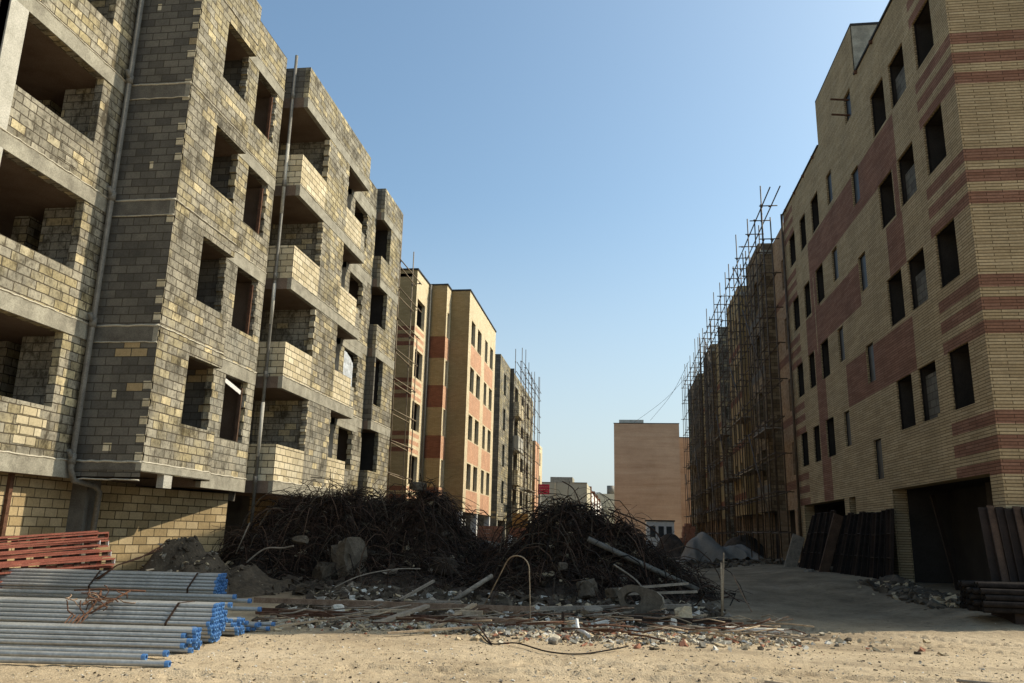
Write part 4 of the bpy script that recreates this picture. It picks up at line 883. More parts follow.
def heap_core(x, y, lobes):
    z = 0
    for (cx, cy, rx, ry, h) in lobes:
        r_ = math.hypot((x - cx) / rx, (y - cy) / ry); z = max(z, h * (math.cos(min(1, r_) * math.pi) * 0.5 + 0.5))
    return max(0.0, z * (1 + 0.22 * fb(x + 5, y, 0.75)))
def rebar_heap(label, lobes, count, seed, base):
    t_ = thing('rebar_heap', label, 'scrap heap', base)
    s = MB(); rh = random.Random(seed)
    for (cx, cy, rx, ry, h) in lobes: mound_mesh(s, cx, cy, rx, ry, h * 0.86, 'soil_dark', seed)
    s.build('earth_core', t_)
    tb = MB(); tw = [l[2] * l[3] * l[4] for l in lobes]
    for i in range(count):
        cx, cy, rx, ry, h = rh.choices(lobes, tw)[0]
        th = rh.uniform(0, 6.283); q = math.sqrt(rh.random()) * 0.98
        x, y = cx + rx * q * math.cos(th), cy + ry * q * math.sin(th)
        lift = rh.choice((-0.04, 0.0, 0.03, 0.06, 0.1, 0.16)) * min(1.0, 0.3 + heap_core(x, y, lobes))
        p = Vector((x, y, hgt(x, y) + heap_core(x, y, lobes) + lift)); L = rh.uniform(0.4, 1.6); ns = 6; kink = rh.random() < 0.55; big = rh.random() < 0.05
        if big: L = rh.uniform(1.4, 2.8); kink = rh.random() < 0.3
        d_ = Vector((rh.uniform(-1, 1), rh.uniform(-1, 1) * 0.7, rh.uniform(-0.5, 0.6))).normalized()
        cv = Vector((rh.uniform(-1, 1), rh.uniform(-1, 1), rh.uniform(-1, 1))) * (0.03 if big else rh.choice((0.03, 0.1, 0.3, 0.6)))
        pts = [p.copy()]
        for k in range(ns):
            j_ = 0.75 if (kink and rh.random() < 0.35) else 0.1
            d_ = (d_ + cv + Vector((rh.uniform(-j_, j_), rh.uniform(-j_, j_), rh.uniform(-j_, j_)))).normalized(); p = p + d_ * (L / ns)
            g_ = hgt(p.x, p.y) + heap_core(p.x, p.y, lobes)
            if p.z < g_ - 0.12: p.z = g_ - 0.12; d_.z = abs(d_.z) * 0.4
            if p.z > g_ + 0.2: d_.z -= 0.6
            pts.append(p.copy())
        tb.tube(pts, rh.uniform(0.011, 0.019) if big else rh.choice((0.004, 0.005, 0.007, 0.009, 0.012)), 3, rh.choice(('rust_dark', 'rust_dark', 'panel', 'panel', 'panel_warm', 'blacksteel', 'soil')), cap=False)
    tb.build('tangled_rebar', t_, kind='stuff')
    db = MB()                                                  # dusty lumps and pale bits caught in the tangle
    for i in range(520):
        cx, cy, rx, ry, h = rh.choices(lobes, tw)[0]; th = rh.uniform(0, 6.283); q = math.sqrt(rh.random())
        x, y = cx + rx * q * math.cos(th), cy + ry * q * math.sin(th)
        db.shard((x, y, hgt(x, y) + heap_core(x, y, lobes) + rh.uniform(-0.06, 0.05)), rh.choice((0.03, 0.05, 0.08, 0.13)), rh.choice(('soil', 'soil', 'rock', 'rock', 'soil_dark', 'rubble_tan', 'wood_grey')), rh)
    db.build('caught_debris', t_, kind='stuff')
    return t_
LOB1 = [(-9.2, 22.6, 2.1, 2.2, 2.2), (-8.0, 22.6, 2.9, 2.4, 2.1), (-6.9, 23.2, 3.0, 2.6, 2.25), (-5.6, 23.2, 2.4, 2.6, 2.15), (-4.0, 23.0, 1.9, 2.2, 0.9), (-9.8, 21.4, 1.8, 1.8, 1.1), (-2.4, 22.4, 1.8, 2.0, 0.6), (-5.6, 20.9, 2.6, 1.5, 0.55)]
LOB2 = [(-1.35, 21.6, 2.3, 2.1, 2.1), (-0.2, 21.4, 2.0, 2.0, 1.5), (-2.4, 21.2, 1.5, 1.7, 1.0), (0.7, 21.6, 1.7, 1.9, 0.8), (-1.2, 19.8, 2.4, 1.3, 0.5)]
rebar_heap('broad dark heap of tangled rebar scrap in front of the block shell', LOB1, 7500, 31, (-6, 23, 0))
rebar_heap('pointed dark heap of tangled rebar scrap in the middle of the lot', LOB2, 5000, 32, (-1, 21.5, 0))
# long bars that stand out of the tangles
def bar_thing(name, label, pts, r_, m, cat='steel bar', n=7, group=None):
    s = MB(); P_ = [Vector(p) for p in pts]
    # smooth the polyline a little
    if len(P_) > 2:
        Q_ = []
        for i in range(len(P_) - 1):
            p0, p1, p2, p3 = P_[max(i - 1, 0)], P_[i], P_[i + 1], P_[min(i + 2, len(P_) - 1)]
            for k in range(6):
                t__ = k / 6; Q_.append(0.5 * ((2 * p1) + (p2 - p0) * t__ + (2 * p0 - 5 * p1 + 4 * p2 - p3) * t__ ** 2 + (3 * p1 - p0 - 3 * p2 + p3) * t__ ** 3))
        Q_.append(P_[-1]); P_ = Q_
    s.tube(P_, r_, n, m); return tag(s.build(name, None, P_[0]), label, cat, group)
bar_thing('steel_pipe', 'long grey pipe leaning down the right flank of the pointed heap', [(-0.78, 20.0, 1.5), (1.85, 20.4, 0.36)], 0.065, 'pvc', 'pipe', 12)
bar_thing('steel_bar', 'pale steel rod bent into a tall hoop, planted in front of the heap', [(-1.57, 14.6, 0.02), (-1.6, 14.6, 0.8), (-1.63, 14.62, 1.06), (-1.78, 14.7, 1.19), (-2.0, 14.85, 1.15), (-2.2, 15.1, 0.85), (-2.45, 15.5, 0.45), (-2.62, 15.9, 0.22)], 0.0105, 'wood', n=8)
bar_thing('wooden_stake', 'tall thin stake standing upright at the right of the debris', [(2.04, 17.4, 0.0), (2.06, 17.4, 1.1)], 0.022, 'wood', 'stake')
bar_thing('wooden_stake', 'thinner taller stake leaning on its twin at the right of the debris', [(2.06, 17.5, 0.0), (2.13, 17.5, 1.3)], 0.015, 'wood', 'stake')
bar_thing('steel_bar', 'short thin rod poking up at a slant, right of the stakes', [(2.83, 18.5, 0.0), (2.62, 18.6, 0.42), (2.45, 18.65, 0.82)], 0.012, 'rust_tan')
bar_thing('steel_bar', 'bent black rod arching over the road beside the long grey pipe', [(1.3, 18.9, 0.05), (1.9, 19.5, 0.5), (2.3, 19.6, 0.42), (2.7, 19.6, 0.18)], 0.014, 'rust_dark')
bar_thing('steel_bar', 'pale crooked rod leaning on the lower right of the pointed heap', [(-0.15, 18.9, 0.95), (0.35, 18.8, 0.62), (0.6, 18.6, 0.28)], 0.02, 'wood_grey')
bar_thing('timber_pole', 'thick grey pole lying against the left foot of the pointed heap', [(-3.72, 18.0, 0.08), (-2.95, 18.9, 0.62)], 0.055, 'wood_grey', 'pole', 8)
bar_thing('steel_bar', 'long curved rod sweeping along the foot of the broad heap', [(-6.9, 18.6, 0.1), (-6.2, 19.0, 0.5), (-5.4, 19.3, 0.68), (-4.8, 19.5, 0.7)], 0.014, 'wood_grey')
bar_thing('steel_bar', 'pale crooked branch of steel at the left end of the broad heap', [(-9.3, 19.6, 0.72), (-8.9, 19.7, 1.06), (-8.4, 19.7, 1.1), (-8.1, 19.6, 1.16)], 0.02, 'wood_grey')
bar_thing('steel_bar', 'light rod resting low at the left end of the broad heap', [(-9.9, 20.2, 0.9), (-9.6, 20.2, 1.7)], 0.014, 'wood_grey')
bar_thing('steel_bar', 'thick black rod sticking out to the right of the pointed heap', [(-0.3, 21.0, 2.25), (0.4, 21.0, 2.0), (0.9, 21.0, 1.7), (1.1, 21, 1.3)], 0.02, 'rust_dark')
bar_thing('steel_bar', 'black rod rising from the peak of the pointed heap', [(-1.0, 21.2, 2.3), (-1.2, 21.2, 2.75), (-1.5, 21.2, 2.95)], 0.016, 'rust_dark')
rk = random.Random(44)
def rock(label, c, rx, ry, rz, m='rock', sub=3, name='concrete_lump', rough=0.3):
    s = MB(); s.lump(c, rx, ry, rz, m, rk, sub, rough); return tag(s.build(name, None, (c[0], c[1], c[2] - rz * 0.7)), label, 'rubble')
rock('big pale concrete lump leaning at the foot of the broad heap', (-6.95, 20.6, 0.82), 0.44, 0.4, 0.7, 'rock', 3, 'concrete_lump', 0.85)
rock('smaller concrete lump at the left side of the big one', (-7.5, 20.4, 0.5), 0.34, 0.3, 0.34, 'soil', 3, 'concrete_lump', 0.7)
rock('dim round lump half buried between the two heaps', (-4.55, 21.0, 0.7), 0.4, 0.35, 0.3, 'soil_dark')
rock('flat pale slab fragment behind the heaps on the left', (-4.0, 24.8, 1.15), 0.6, 0.4, 0.16)
rock('grey slab fragment perched on top of the broad heap', (-5.85, 23.0, 2.86), 0.3, 0.2, 0.16)
rock('pale stone low on the left slope of the broad heap', (-8.05, 19.9, 1.3), 0.26, 0.12, 0.12)
rock('pale round lump low on the middle of the pointed heap', (-1.35, 19.5, 0.85), 0.14, 0.1, 0.12)
rock('light boulder at the foot of the pointed heap', (-0.75, 18.7, 0.42), 0.3, 0.25, 0.25, 'rock', 3, 'concrete_lump', 0.6)
rock('rounded grey boulder right of the light one', (-0.1, 18.4, 0.33), 0.26, 0.22, 0.2, 'rock', 3, 'concrete_lump', 0.6)
rock('long pale plaster slab lying in the debris', (-0.55, 16.2, 0.16), 0.5, 0.2, 0.1, 'rubble_grey', 3, 'broken_plaster', 0.6)
rock('tan block standing up at the right of the debris', (1.15, 15.9, 0.18), 0.2, 0.16, 0.2, 'rubble_tan', 2, 'broken_block', 0.7)
rock('small white stone on top of the sunlit debris at right', (0.92, 15.1, 0.1), 0.09, 0.08, 0.12, 'rubble_white', 2, 'plaster_lump', 0.8)
rock('whitish crumpled lump between pipes and debris', (-5.3, 15.2, 0.12), 0.16, 0.12, 0.12, 'rubble_white', 2)
rock('grey flat brick alone on the sand in front of the debris', (-1.0, 12.5, 0.05), 0.1, 0.07, 0.06, 'rubble_grey', 2)
# hollow grey concrete ring lump
s = MB(); c0 = Vector((0.35, 16.6, 0.33))
for i in range(20):
    t0 = 2 * math.pi * i / 20; t1 = 2 * math.pi * (i + 1) / 20
    def rr(t_, k): 
        kx, kz = (0.43, 0.33) if k else (0.17, 0.13); w_ = 1 + 0.12 * math.sin(3 * t_ + 1) * k
        return Vector((math.cos(t_) * kx * w_ - (0.12 if not k else 0), 0, math.sin(t_) * kz * w_ + (0.06 if not k else 0)))
    f_ = [c0 + rr(t0, 1), c0 + rr(t1, 1), c0 + rr(t1, 0), c0 + rr(t0, 0)]; bk = [p + Vector((0.05, 0.3, -0.03)) for p in f_]
    s.face(f_[::-1], 'rock'); s.face(bk, 'rock'); s.face([f_[0], f_[1], bk[1], bk[0]], 'rubble_grey'); s.face([f_[3], bk[3], bk[2], f_[2]], 'rock')
tag(s.build('concrete_ring', None, (c0.x, c0.y, 0)), 'grey broken concrete piece with a round hole, right of centre', 'rubble')
# white plastic pipe elbow on the sunlit rubble
bar_thing('plastic_elbow', 'white plastic pipe elbow lying on the sunlit rubble', [(-0.72, 13.75, 0.24), (-0.7, 13.66, 0.14), (-0.67, 13.6, 0.1), (-0.58, 13.45, 0.08), (-0.5, 13.28, 0.05)], 0.03, 'white', 'pipe fitting', 10)

# boards, sticks and bars strewn along the edge of the rubble
def plank(label, p, q, w_, h_, m, name='wooden_board', cat='board', group=None):
    s = MB(); p = Vector(p); q = Vector(q); s.bar(p, q, w_, h_, m); tag(s.build(name, None, p), label, cat, group)
plank('long dark red board along the debris edge, left of the hoop', (-7.3, 15.9, 0.17), (-1.6, 15.5, 0.22), 0.05, 0.10, 'rust_tan')
plank('long rusty angle bar lying below the dark red board', (-7.2, 14.9, 0.1), (-2.6, 14.6, 0.1), 0.07, 0.06, 'rust', 'steel_bar', 'steel bar')
plank('second rusty bar beside the angle bar, nearer the pipes', (-6.6, 14.5, 0.08), (-3.2, 14.2, 0.1), 0.06, 0.05, 'rust', 'steel_bar', 'steel bar')
plank('short bleached stick crossing the boards, left of centre', (-3.05, 13.6, 0.05), (-2.72, 15.4, 0.28), 0.1, 0.04, 'wood')
plank('bleached board tipped over at the end of the pipes', (-5.6, 12.6, 0.04), (-4.4, 14.9, 0.14), 0.05, 0.03, 'wood')
plank('dark edged plank tilted across the bars in the left debris', (-4.1, 13.7, 0.06), (-3.55, 15.1, 0.25), 0.12, 0.05, 'wood_grey')
plank('sunlit plank lying flat left of the bleached stick', (-4.6, 14.6, 0.16), (-3.6, 14.9, 0.19), 0.14, 0.05, 'wood')
plank('thin pale stick on the sand, running toward the hoop', (-3.6, 12.7, 0.04), (-2.3, 13.6, 0.09), 0.06, 0.03, 'wood')
plank('stubby block of pale timber in the left debris', (-2.95, 14.7, 0.16), (-2.45, 14.75, 0.17), 0.12, 0.12, 'wood')
plank('pink brown timber lying in front of the hoop', (-2.6, 14.35, 0.12), (-1.5, 14.2, 0.13), 0.09, 0.08, 'rust_tan')
plank('black plank flat on the debris right of the hoop', (0.2, 15.6, 0.12), (2.0, 15.75, 0.1), 0.1, 0.08, 'panel')
plank('grey plank in the shade behind the hoop', (-1.6, 16.6, 0.14), (1.4, 17.2, 0.24), 0.12, 0.08, 'wood_grey')
plank('slim grey pole bundle lying right of the grey ring, upper one', (-0.05, 17.6, 0.5), (1.45, 18.3, 0.62), 0.05, 0.05, 'wood_grey')
plank('slim grey pole bundle lying right of the grey ring, lower one', (0.1, 17.4, 0.42), (1.6, 17.9, 0.48), 0.05, 0.05, 'wood_grey')
plank('pale board at the far right end of the debris', (1.8, 14.9, 0.08), (2.9, 15.0, 0.06), 0.16, 0.05, 'rubble_white')
plank('thin splintered stick fanning out at the right end of the debris', (1.9, 14.6, 0.05), (3.1, 13.9, 0.05), 0.03, 0.02, 'wood')
plank('darker thin stick beside the splintered one on the sand', (2.1, 14.9, 0.06), (3.15, 14.0, 0.05), 0.025, 0.02, 'wood_grey')
plank('flat grey board in the shade before the broad heap', (-4.3, 17.0, 0.14), (-3.3, 17.1, 0.16), 0.2, 0.06, 'wood_grey')
plank('splintered timber propped below the thick grey pole', (-4.8, 17.6, 0.1), (-4.2, 18.4, 0.5), 0.07, 0.05, 'wood_grey')
plank('broken timber end standing in the middle debris', (-0.95, 13.8, 0.02), (-0.95, 13.85, 0.34), 0.06, 0.05, 'panel')
bar_thing('cable', 'black bent wire curling over the sand in front of the debris', [(-2.6, 13.9, 0.06), (-2.2, 13.0, 0.05), (-1.85, 12.0, 0.04), (-1.5, 12.1, 0.05), (-1.0, 11.5, 0.035), (-0.55, 11.4, 0.035), (-0.1, 11.9, 0.05), (0.1, 12.2, 0.06)], 0.011, 'blacksteel', 'wire', 6)
bar_thing('steel_bar', 'straight dark bar slanting down the sand beside the bent wire', [(-2.35, 13.7, 0.1), (-1.85, 12.0, 0.035)], 0.013, 'rust_dark')
bar_thing('wooden_stick', 'short dark stick lying alone on the sand at lower right', [(3.9, 10.6, 0.03), (4.6, 10.35, 0.035)], 0.018, 'wood_grey', 'stick')
bar_thing('wooden_stick', 'small bleached stick on the sand right of centre', [(1.6, 9.9, 0.025), (1.85, 9.85, 0.03)], 0.02, 'wood', 'stick')
# group of small sticks
for i in range(190):
    x = R.uniform(-6.2, 2.8); y = R.uniform(13.3, 16.8); a = R.uniform(-0.8, 0.8); L = R.uniform(0.25, 0.9); z = 0.08 + R.uniform(0, 0.1)
    s = MB(); s.tube([(x, y, z), (x + L * 0.5 * math.cos(a), y + L * 0.5 * math.sin(a), z + R.uniform(0, .06)), (x + L * math.cos(a), y + L * math.sin(a), z + R.uniform(-.04, .1))], R.uniform(0.008, 0.017), 5, R.choice(('wood', 'wood_grey', 'rust', 'rust_tan')))
    tag(s.build('wooden_stick', None, (x, y, 0)), 'small stick or rod scattered in the debris strip', 'stick', 'sticks scattered in the debris strip')

# loose rubble: uncountable chips
def rubble(name, label, cnt, fpos, sizes, mats, seed, cat='rubble', sub=1):
    s = MB(); rr_ = random.Random(seed)
    for i in range(cnt):
        x, y = fpos(rr_); sz = rr_.choice(sizes) * rr_.uniform(0.6, 1.4)
        z = hgt(x, y) + sz * 0.22
        s.shard((x, y, z), sz, rr_.choice(mats), rr_)
    o = s.build(name, None, (0, 0, 0)); tag(o, label, cat, kind='stuff'); return o
def pos_main(r_):
    x = r_.gauss(-0.4, 1.6) if r_.random() < 0.55 else r_.uniform(-6.3, 2.8)
    return x, 14.5 + (0.75 if x > -2.5 else 0.5) * r_.gauss(0, 1.0) + 0.05 * x
def pos_shade(r_): return r_.uniform(-6.8, 2.2), r_.uniform(15.6, 19.4)
def pos_heap(r_):
    return r_.uniform(-8.5, 2.0), r_.uniform(18, 20.5)
rubble('rubble', 'sunlit white and tan rubble chips strewn below the hoop', 11000, pos_main, (0.01, 0.014, 0.02, 0.028, 0.038, 0.05), ('rubble_white', 'rubble_cream', 'rubble_cream', 'rubble_tan', 'rubble_tan', 'rubble_tan', 'rubble_grey', 'soil', 'rock', 'rubble_red'), 71)
rubble('rubble', 'shaded rubble and earth clods between the debris strip and the heaps', 4500, pos_shade, (0.015, 0.025, 0.04, 0.06, 0.09), ('rock', 'soil', 'soil', 'soil_dark', 'soil_dark', 'soil', 'rock', 'rubble_tan', 'rubble_white', 'wood_grey'), 72)
rubble('rubble', 'dark clods and stones around the foot of the two heaps', 900, pos_heap, (0.04, 0.07, 0.12), ('rock', 'soil_dark', 'soil', 'soil_dark'), 73)
s = MB(); mound_mesh(s, 7.8, 24.7, 0.8, 1.1, 0.4, 'soil', 15, 26, pw=0.8, k=0.8); mound_mesh(s, 7.7, 21.6, 0.75, 3.4, 0.25, 'soil', 18, 30, k=0.8); tag(s.build('soil_mound', None, (7.7, 24, 0.4)), 'low earth and rubble bank along the foot of the garage opening', 'soil mound')
def pos_gar(r_): return 7.5 + r_.gauss(0, 0.3), r_.uniform(19.2, 25.2)
rubble('rubble', 'broken brick bits scattered on the bank at the garage foot', 1200, pos_gar, (0.03, 0.05, 0.08, 0.12), ('soil', 'rubble_tan', 'rock', 'rock'), 74)
def on_mound(r_): return -10.3 + r_.gauss(0, 0.9), 18.6 + r_.gauss(0, 0.9)
s = MB(); rr_ = random.Random(91); dg = bpy.context.evaluated_depsgraph_get(); mo_ = bpy.data.objects['soil_mound']
for i in range(420):
    x, y = on_mound(rr_); ok, loc, nn, fi = mo_.ray_cast(Vector((x, y, 9)) - mo_.location, Vector((0, 0, -1)))
    z = (loc.z + mo_.location.z) if ok else hgt(x, y)
    s.shard((x, y, z + 0.01), rr_.choice((0.015, 0.025, 0.04, 0.07)), rr_.choice(('soil', 'soil', 'rock', 'rubble_tan', 'rubble_grey')), rr_)
tag(s.build('rubble', None, (-10.3, 18.6, 0.5)), 'clods and block crumbs lying on the mound by the block wall', 'rubble', kind='stuff')
def pos_far(r_): return r_.uniform(3.2, 7.8), r_.uniform(37, 42)
rubble('rubble', 'rubble strewn across the road before the tarp', 300, pos_far, (0.06, 0.1, 0.16), ('rock', 'soil', 'rock', 'soil'), 75)
def pos_sand(r_):
    return r_.uniform(-6.5, 8.5), 8.2 + abs(r_.gauss(0, 1)) * 3.2
rubble('pebbles', 'small pebbles and grit scattered over the sunlit sand', 9000, pos_sand, (0.004, 0.005, 0.007, 0.009, 0.015), ('rubble_tan', 'rubble_tan', 'rubble_tan', 'rubble_grey', 'rubble_white', 'soil'), 76, 'pebbles')

# =================================================================== right side: leaning panels, black bundle, tarp
def lean_panel(label, y, w_, xb, zb, xt, zt, m, group, tilt=0.0):
    t_ = thing('formwork_panel', label, 'formwork panel', (xb, y, zb), group)
    p = Vector((xb, y, zb)); q = Vector((xt, y + tilt, zt)); d_ = (q - p).normalized(); sd_ = Vector((0, 1, 0)); nrm = sd_.cross(d_).normalized()
    if nrm.x > 0: nrm = -nrm
    def P_(u, v, n_): return p + sd_ * u + d_ * v + nrm * n_ + Vector((0, tilt * v / (q - p).length, 0))
    L = (q - p).length
    s = MB(); s.face([P_(0, 0, 0), P_(w_, 0, 0), P_(w_, L, 0), P_(0, L, 0)], m); s.face([P_(0, 0, -0.004), P_(0, L, -0.004), P_(w_, L, -0.004), P_(w_, 0, -0.004)], m); s.build('skin_plate', t_)
    for u in (0.0, w_ - 0.012):
        s = MB(); s.face([P_(u, 0, 0), P_(u, 0, 0.09), P_(u, L, 0.09), P_(u, L, 0)], m); s.face([P_(u + .012, 0, 0), P_(u + .012, L, 0), P_(u + .012, L, 0.09), P_(u + .012, 0, 0.09)], m); s.face([P_(u, 0, 0.09), P_(u + .012, 0, 0.09), P_(u + .012, L, 0.09), P_(u, L, 0.09)], 'panel'); s.build('edge_rib', t_)
    for k in range(4):
        v = 0.02 + k * (L - 0.05) / 3
        s = MB(); s.face([P_(0.013, v, 0.07), P_(w_ - .013, v, 0.07), P_(w_ - .013, v + 0.03, 0.07), P_(0.013, v + 0.03, 0.07)], m); s.face([P_(0.013, v + .03, 0.07), P_(w_ - .013, v + .03, 0.07), P_(w_ - .013, v + 0.03, 0), P_(0.013, v + 0.03, 0)], m); s.build('cross_rib', t_)
rl = random.Random(8)
for i in range(11):
    lean_panel('tall dark steel formwork panel leaning in the stack left of the near garage', 25.0 + i * 0.46, 0.44, 7.78 - 0.04 * i + rl.uniform(-.03, .03), 0.40, 7.97, 2.5 + rl.uniform(-.05, .04), 'blacksteel' if i % 3 else 'panel', 'panels of the tall middle stack', 0.02)
for i in range(7):
    lean_panel('dark steel formwork panel leaning in the lower stack before the far garage', 30.9 + i * 0.5, 0.47, 7.42 - 0.045 * i + rl.uniform(-.03, .03), 0.32, 7.85, 2.62 + rl.uniform(-.08, .05), 'blacksteel' if i % 2 else 'panel', 'panels of the far stack', 0.04)
plank('warm brown board leaning at the near end of the far panel stack', (7.05, 30.3, 0.33), (7.78, 30.45, 2.5), 0.06, 0.35, 'panel_warm', 'leaning_board', 'board')
plank('pale board leaning low at the far end of the far panel stack', (6.75, 34.6, 0.3), (7.25, 34.7, 1.75), 0.06, 0.5, 'wood_grey', 'leaning_board', 'board')
for i in range(9):
    x = 7.52 + i * 0.17
    t_ = thing('formwork_panel', 'brown formwork panel leaning at the building corner behind the black bundle', 'formwork panel', (x, 17.75, 0.25), 'panels at the building corner')
    s = MB(); s.bar((x, 17.72 + rl.uniform(-.05, .05), 0.25), (x + 0.05, 18.26, 2.36 + rl.uniform(-0.06, 0.03)), 0.155, 0.02, 'panel_warm' if i in (1, 4) else 'panel', up=(0, -1, 0)); s.build('skin_plate', t_)
    s = MB(); s.bar((x + 0.07, 17.67, 0.25), (x + 0.12, 18.21, 2.34), 0.012, 0.07, 'panel', up=(0, -1, 0)); s.build('edge_rib', t_)
# bundle of black pipes lying in front of the corner
rbp = random.Random(17); first = None
for j, n in enumerate([9, 10, 9, 8, 6]):
    for i in range(n):
        p = Vector((6.62 + rbp.uniform(-0.08, 0.12), 17.2, 0.40 + j * 0.108)) + Vector((0.12, 1, 0)).normalized() * ((i - (n - 1) / 2) * 0.122)
        p.x += 0.12 * abs(i - n / 2) * 0.3
        if first is None:
            first = thing('steel_tube', 'black steel tube in the bundle lying at the right edge', 'steel tube', p, 'black tubes of the right bundle')
            s = MB(); e = p + Vector((6, -0.55, 0)); s.tube([p, e], 0.057, 9, 'blacksteel', cap=False); s.build('tube_body', first)
            s = MB(); s.tube([p, e], 0.048, 9, 'dark', cap=False); s.build('tube_bore', first)
        else: dup(first, p)
for i, x in enumerate((7.4, 9.6)):
    s = MB(); s.box((x - 0.09, 16.75, 0.05), (x + 0.09, 17.75, 0.34), 'panel'); tag(s.build('timber_bearer', None, (x, 17.1, 0)), ('timber bearer under the near end of the black tube bundle', 'timber bearer under the far end of the black tube bundle')[i], 'timber')
# small dark block at the foot of the tall panel stack
rock('dark small block on the road at the foot of the far panel stack', (6.6, 30.2, 0.46), 0.3, 0.2, 0.16, 'rubble_grey', 2)
plank('small dark rag or plate on the sand at the far right edge', (6.55, 14.3, 0.05), (7.1, 14.0, 0.05), 0.4, 0.03, 'panel', 'dark_plate', 'plate')

# grey sheet thrown over a pile
s = MB(); nxx, nyy = 64, 30
def tz(u, v):
    x = 3.1 + 4.9 * u; h = 1.55 * math.exp(-((u - 0.28) / 0.2) ** 2) + 0.75 * math.exp(-((u - 0.68) / 0.18) ** 2) + 0.3 * math.exp(-((u - 0.05) / 0.1) ** 2)
    vv = v * 2 - 1; prof = max(0, 1 - abs(vv) ** 2.2); e = min(1, u * 9, (1 - u) * 7)
    fold = 0.12 * math.sin(u * 26 + 5 * vv + 3 * fb(u * 4, v * 3, 1)) * (0.3 + abs(vv)) + 0.06 * fb(u * 9, v * 4, 1.0)
    return x, 46.2 + vv * (1.5 + 0.25 * math.sin(u * 17) + 0.2 * math.sin(u * 7)), hgt(x, 46.2) + 0.02 + max(0, h * prof * e + fold * e)
P2 = [[tz(i / nxx, j / nyy) for i in range(nxx + 1)] for j in range(nyy + 1)]
base = len(s.v); mi = s.mi('tarp')
for j in range(nyy + 1):
    for i in range(nxx + 1): s.v.append(Vector(P2[j][i]))
for j in range(nyy):
    for i in range(nxx):
        a = base + j * (nxx + 1) + i; s.f.append([a, a + 1, a + nxx + 2, a + nxx + 1]); s.m.append(mi); s.sm.append(True)
tag(s.build('cloth_sheet', None, (5.5, 46.2, 0.3)), 'grey cloth sheet draped over a pile on the road', 'cloth')
s = MB(); mound_mesh(s, 7.2, 49.5, 2.4, 2.2, 1.5, 'soil_dark', 5, 26); tag(s.build('soil_mound', None, (7.2, 49.5, 0)), 'dark earth pile at the scaffold foot behind the draped cloth', 'soil mound')
s = MB(); mound_mesh(s, 3.5, 58, 2.0, 2.0, 1.6, 'soil_dark', 9, 26); tag(s.build('soil_mound', None, (3.5, 58, 0)), 'black earth pile in mid road, left of the red brick stack', 'soil mound')
def brick_stack(label, cx, cy, w_, l_, h_, m='rubble_red'):
    t_ = thing('brick_stack', label, 'brick stack', (cx, cy, 0.3)); rr_ = random.Random(int(cx * 10))
    s = MB(); z = 0.35; j = 0
    while z < h_ + 0.3:
        o = rr_.uniform(-0.06, 0.06); n = int(w_ / 0.42)
        for i in range(n): s.box((cx - w_ / 2 + i * 0.42 + o, cy - l_ / 2 + rr_.uniform(-.04, .04), z), (cx - w_ / 2 + i * 0.42 + 0.4 + o, cy + l_ / 2, z + 0.19), m)
        z += 0.2; j += 1
        if rr_.random() < 0.15: w_ -= 0.42
    s.build('stacked_bricks', t_)
    s = MB(); s.box((cx - w_ / 2 - 0.05, cy - l_ / 2, 0.2), (cx + w_ / 2, cy + l_ / 2, 0.33), 'wood_grey'); s.build('pallet', t_)
brick_stack('stack of red bricks between the draped cloth and the scaffold', 4.9, 60, 1.7, 1.4, 2.1)
brick_stack('low stack of red bricks in front of the salmon brick building', -7.0, 45, 2.0, 1.2, 1.5)
brick_stack('small red brick stack beyond the low one, nearer the raw block building', -6.8, 56, 1.9, 1.2, 1.55)
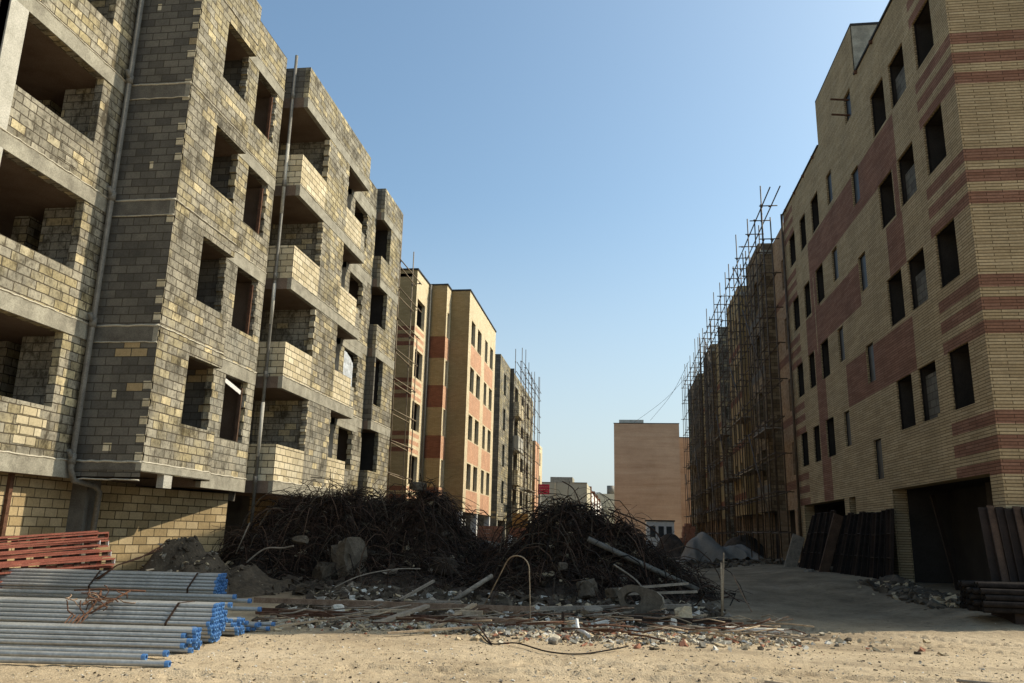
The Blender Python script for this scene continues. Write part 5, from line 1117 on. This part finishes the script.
# white site cabin at the end of the street
t_ = thing('site_cabin', 'white site cabin standing before the tan end wall', 'cabin', (4, 86, 0))
s = MB(); s.box((2.7, 85, 0.4), (5.5, 88, 3.1), 'white'); s.build('cabin_body', t_)
s = MB(); s.box((2.6, 84.9, 3.1), (5.6, 88.1, 3.22), 'coping'); s.build('cabin_roof', t_)
for x in (3.05, 3.9, 4.7):
    s = MB(); s.box((x, 84.97, 1.5), (x + 0.55, 84.999, 2.6), 'glass'); s.build('cabin_window', t_)
# ochre sheet and clutter behind the heap, left
s = MB()
for i in range(8):
    for j in range(5):
        def q(a, b_): return (-9.0 + a * 0.165, 68 + 0.1 * noise.noise(Vector((a * .6, b_ * .6, 2))), 1.8 + b_ * 0.28 + 0.05 * noise.noise(Vector((a * .5, 4, 2))))
        s.face([q(i, j), q(i + 1, j), q(i + 1, j + 1), q(i, j + 1)], 'orange', True)
tag(s.build('hanging_sheet', None, (-8.5, 68, 1.8)), 'ochre sheet hung at the foot of the left scaffold', 'sheet')
s = MB()
for k in range(5): s.box((-6.9 + 0.28 * k, 50 + 0.1 * k, 0.3), (-6.7 + 0.28 * k, 51, 1.45 - 0.13 * k), ('white', 'rubble_grey', 'concrete')[k % 3])
tag(s.build('cement_bags', None, (-6.3, 50.5, 0.3)), 'pale sacks stood upright behind the two heaps', 'sacks')
for i, (x0, x1, z1) in enumerate(((7.0, 4.2, 16.9), (7.2, 2.0, 16.6))):
    bar_thing('overhead_cable', ('thin cable sagging from the right scaffold top to the tan end wall', 'second thin cable from the right scaffold, reaching further left on the end wall')[i], [(x0, 80, 18.8 - i), (x0 * .6 + x1 * .4, 90, 17.2 - i * .6), (x1, 109, z1)], 0.02, 'blacksteel', 'cable', 4)
# red sign board on a pole
t_ = thing('sign_board', 'red sign board with pale lettering on a grey pole, down the street', 'sign', (-9.4, 98, 0))
s = MB(); s.tube([(-9.65, 98.05, 0), (-9.65, 98.05, 7.3)], 0.12, 8, 'pvc'); s.build('sign_pole', t_)
s = MB(); s.box((-9.9, 97.94, 6.25), (-8.5, 98.0, 7.45), 'signred'); s.build('sign_panel', t_)
s = MB()
for r_ in range(3):
    x = -9.75
    while x < -8.75:
        w_ = R.uniform(0.1, 0.26); s.box((x, 97.925, 6.45 + r_ * 0.33), (x + w_, 97.938, 6.45 + r_ * 0.33 + 0.07), 'brick_pink'); x += w_ + 0.08
s.build('lettering', t_)
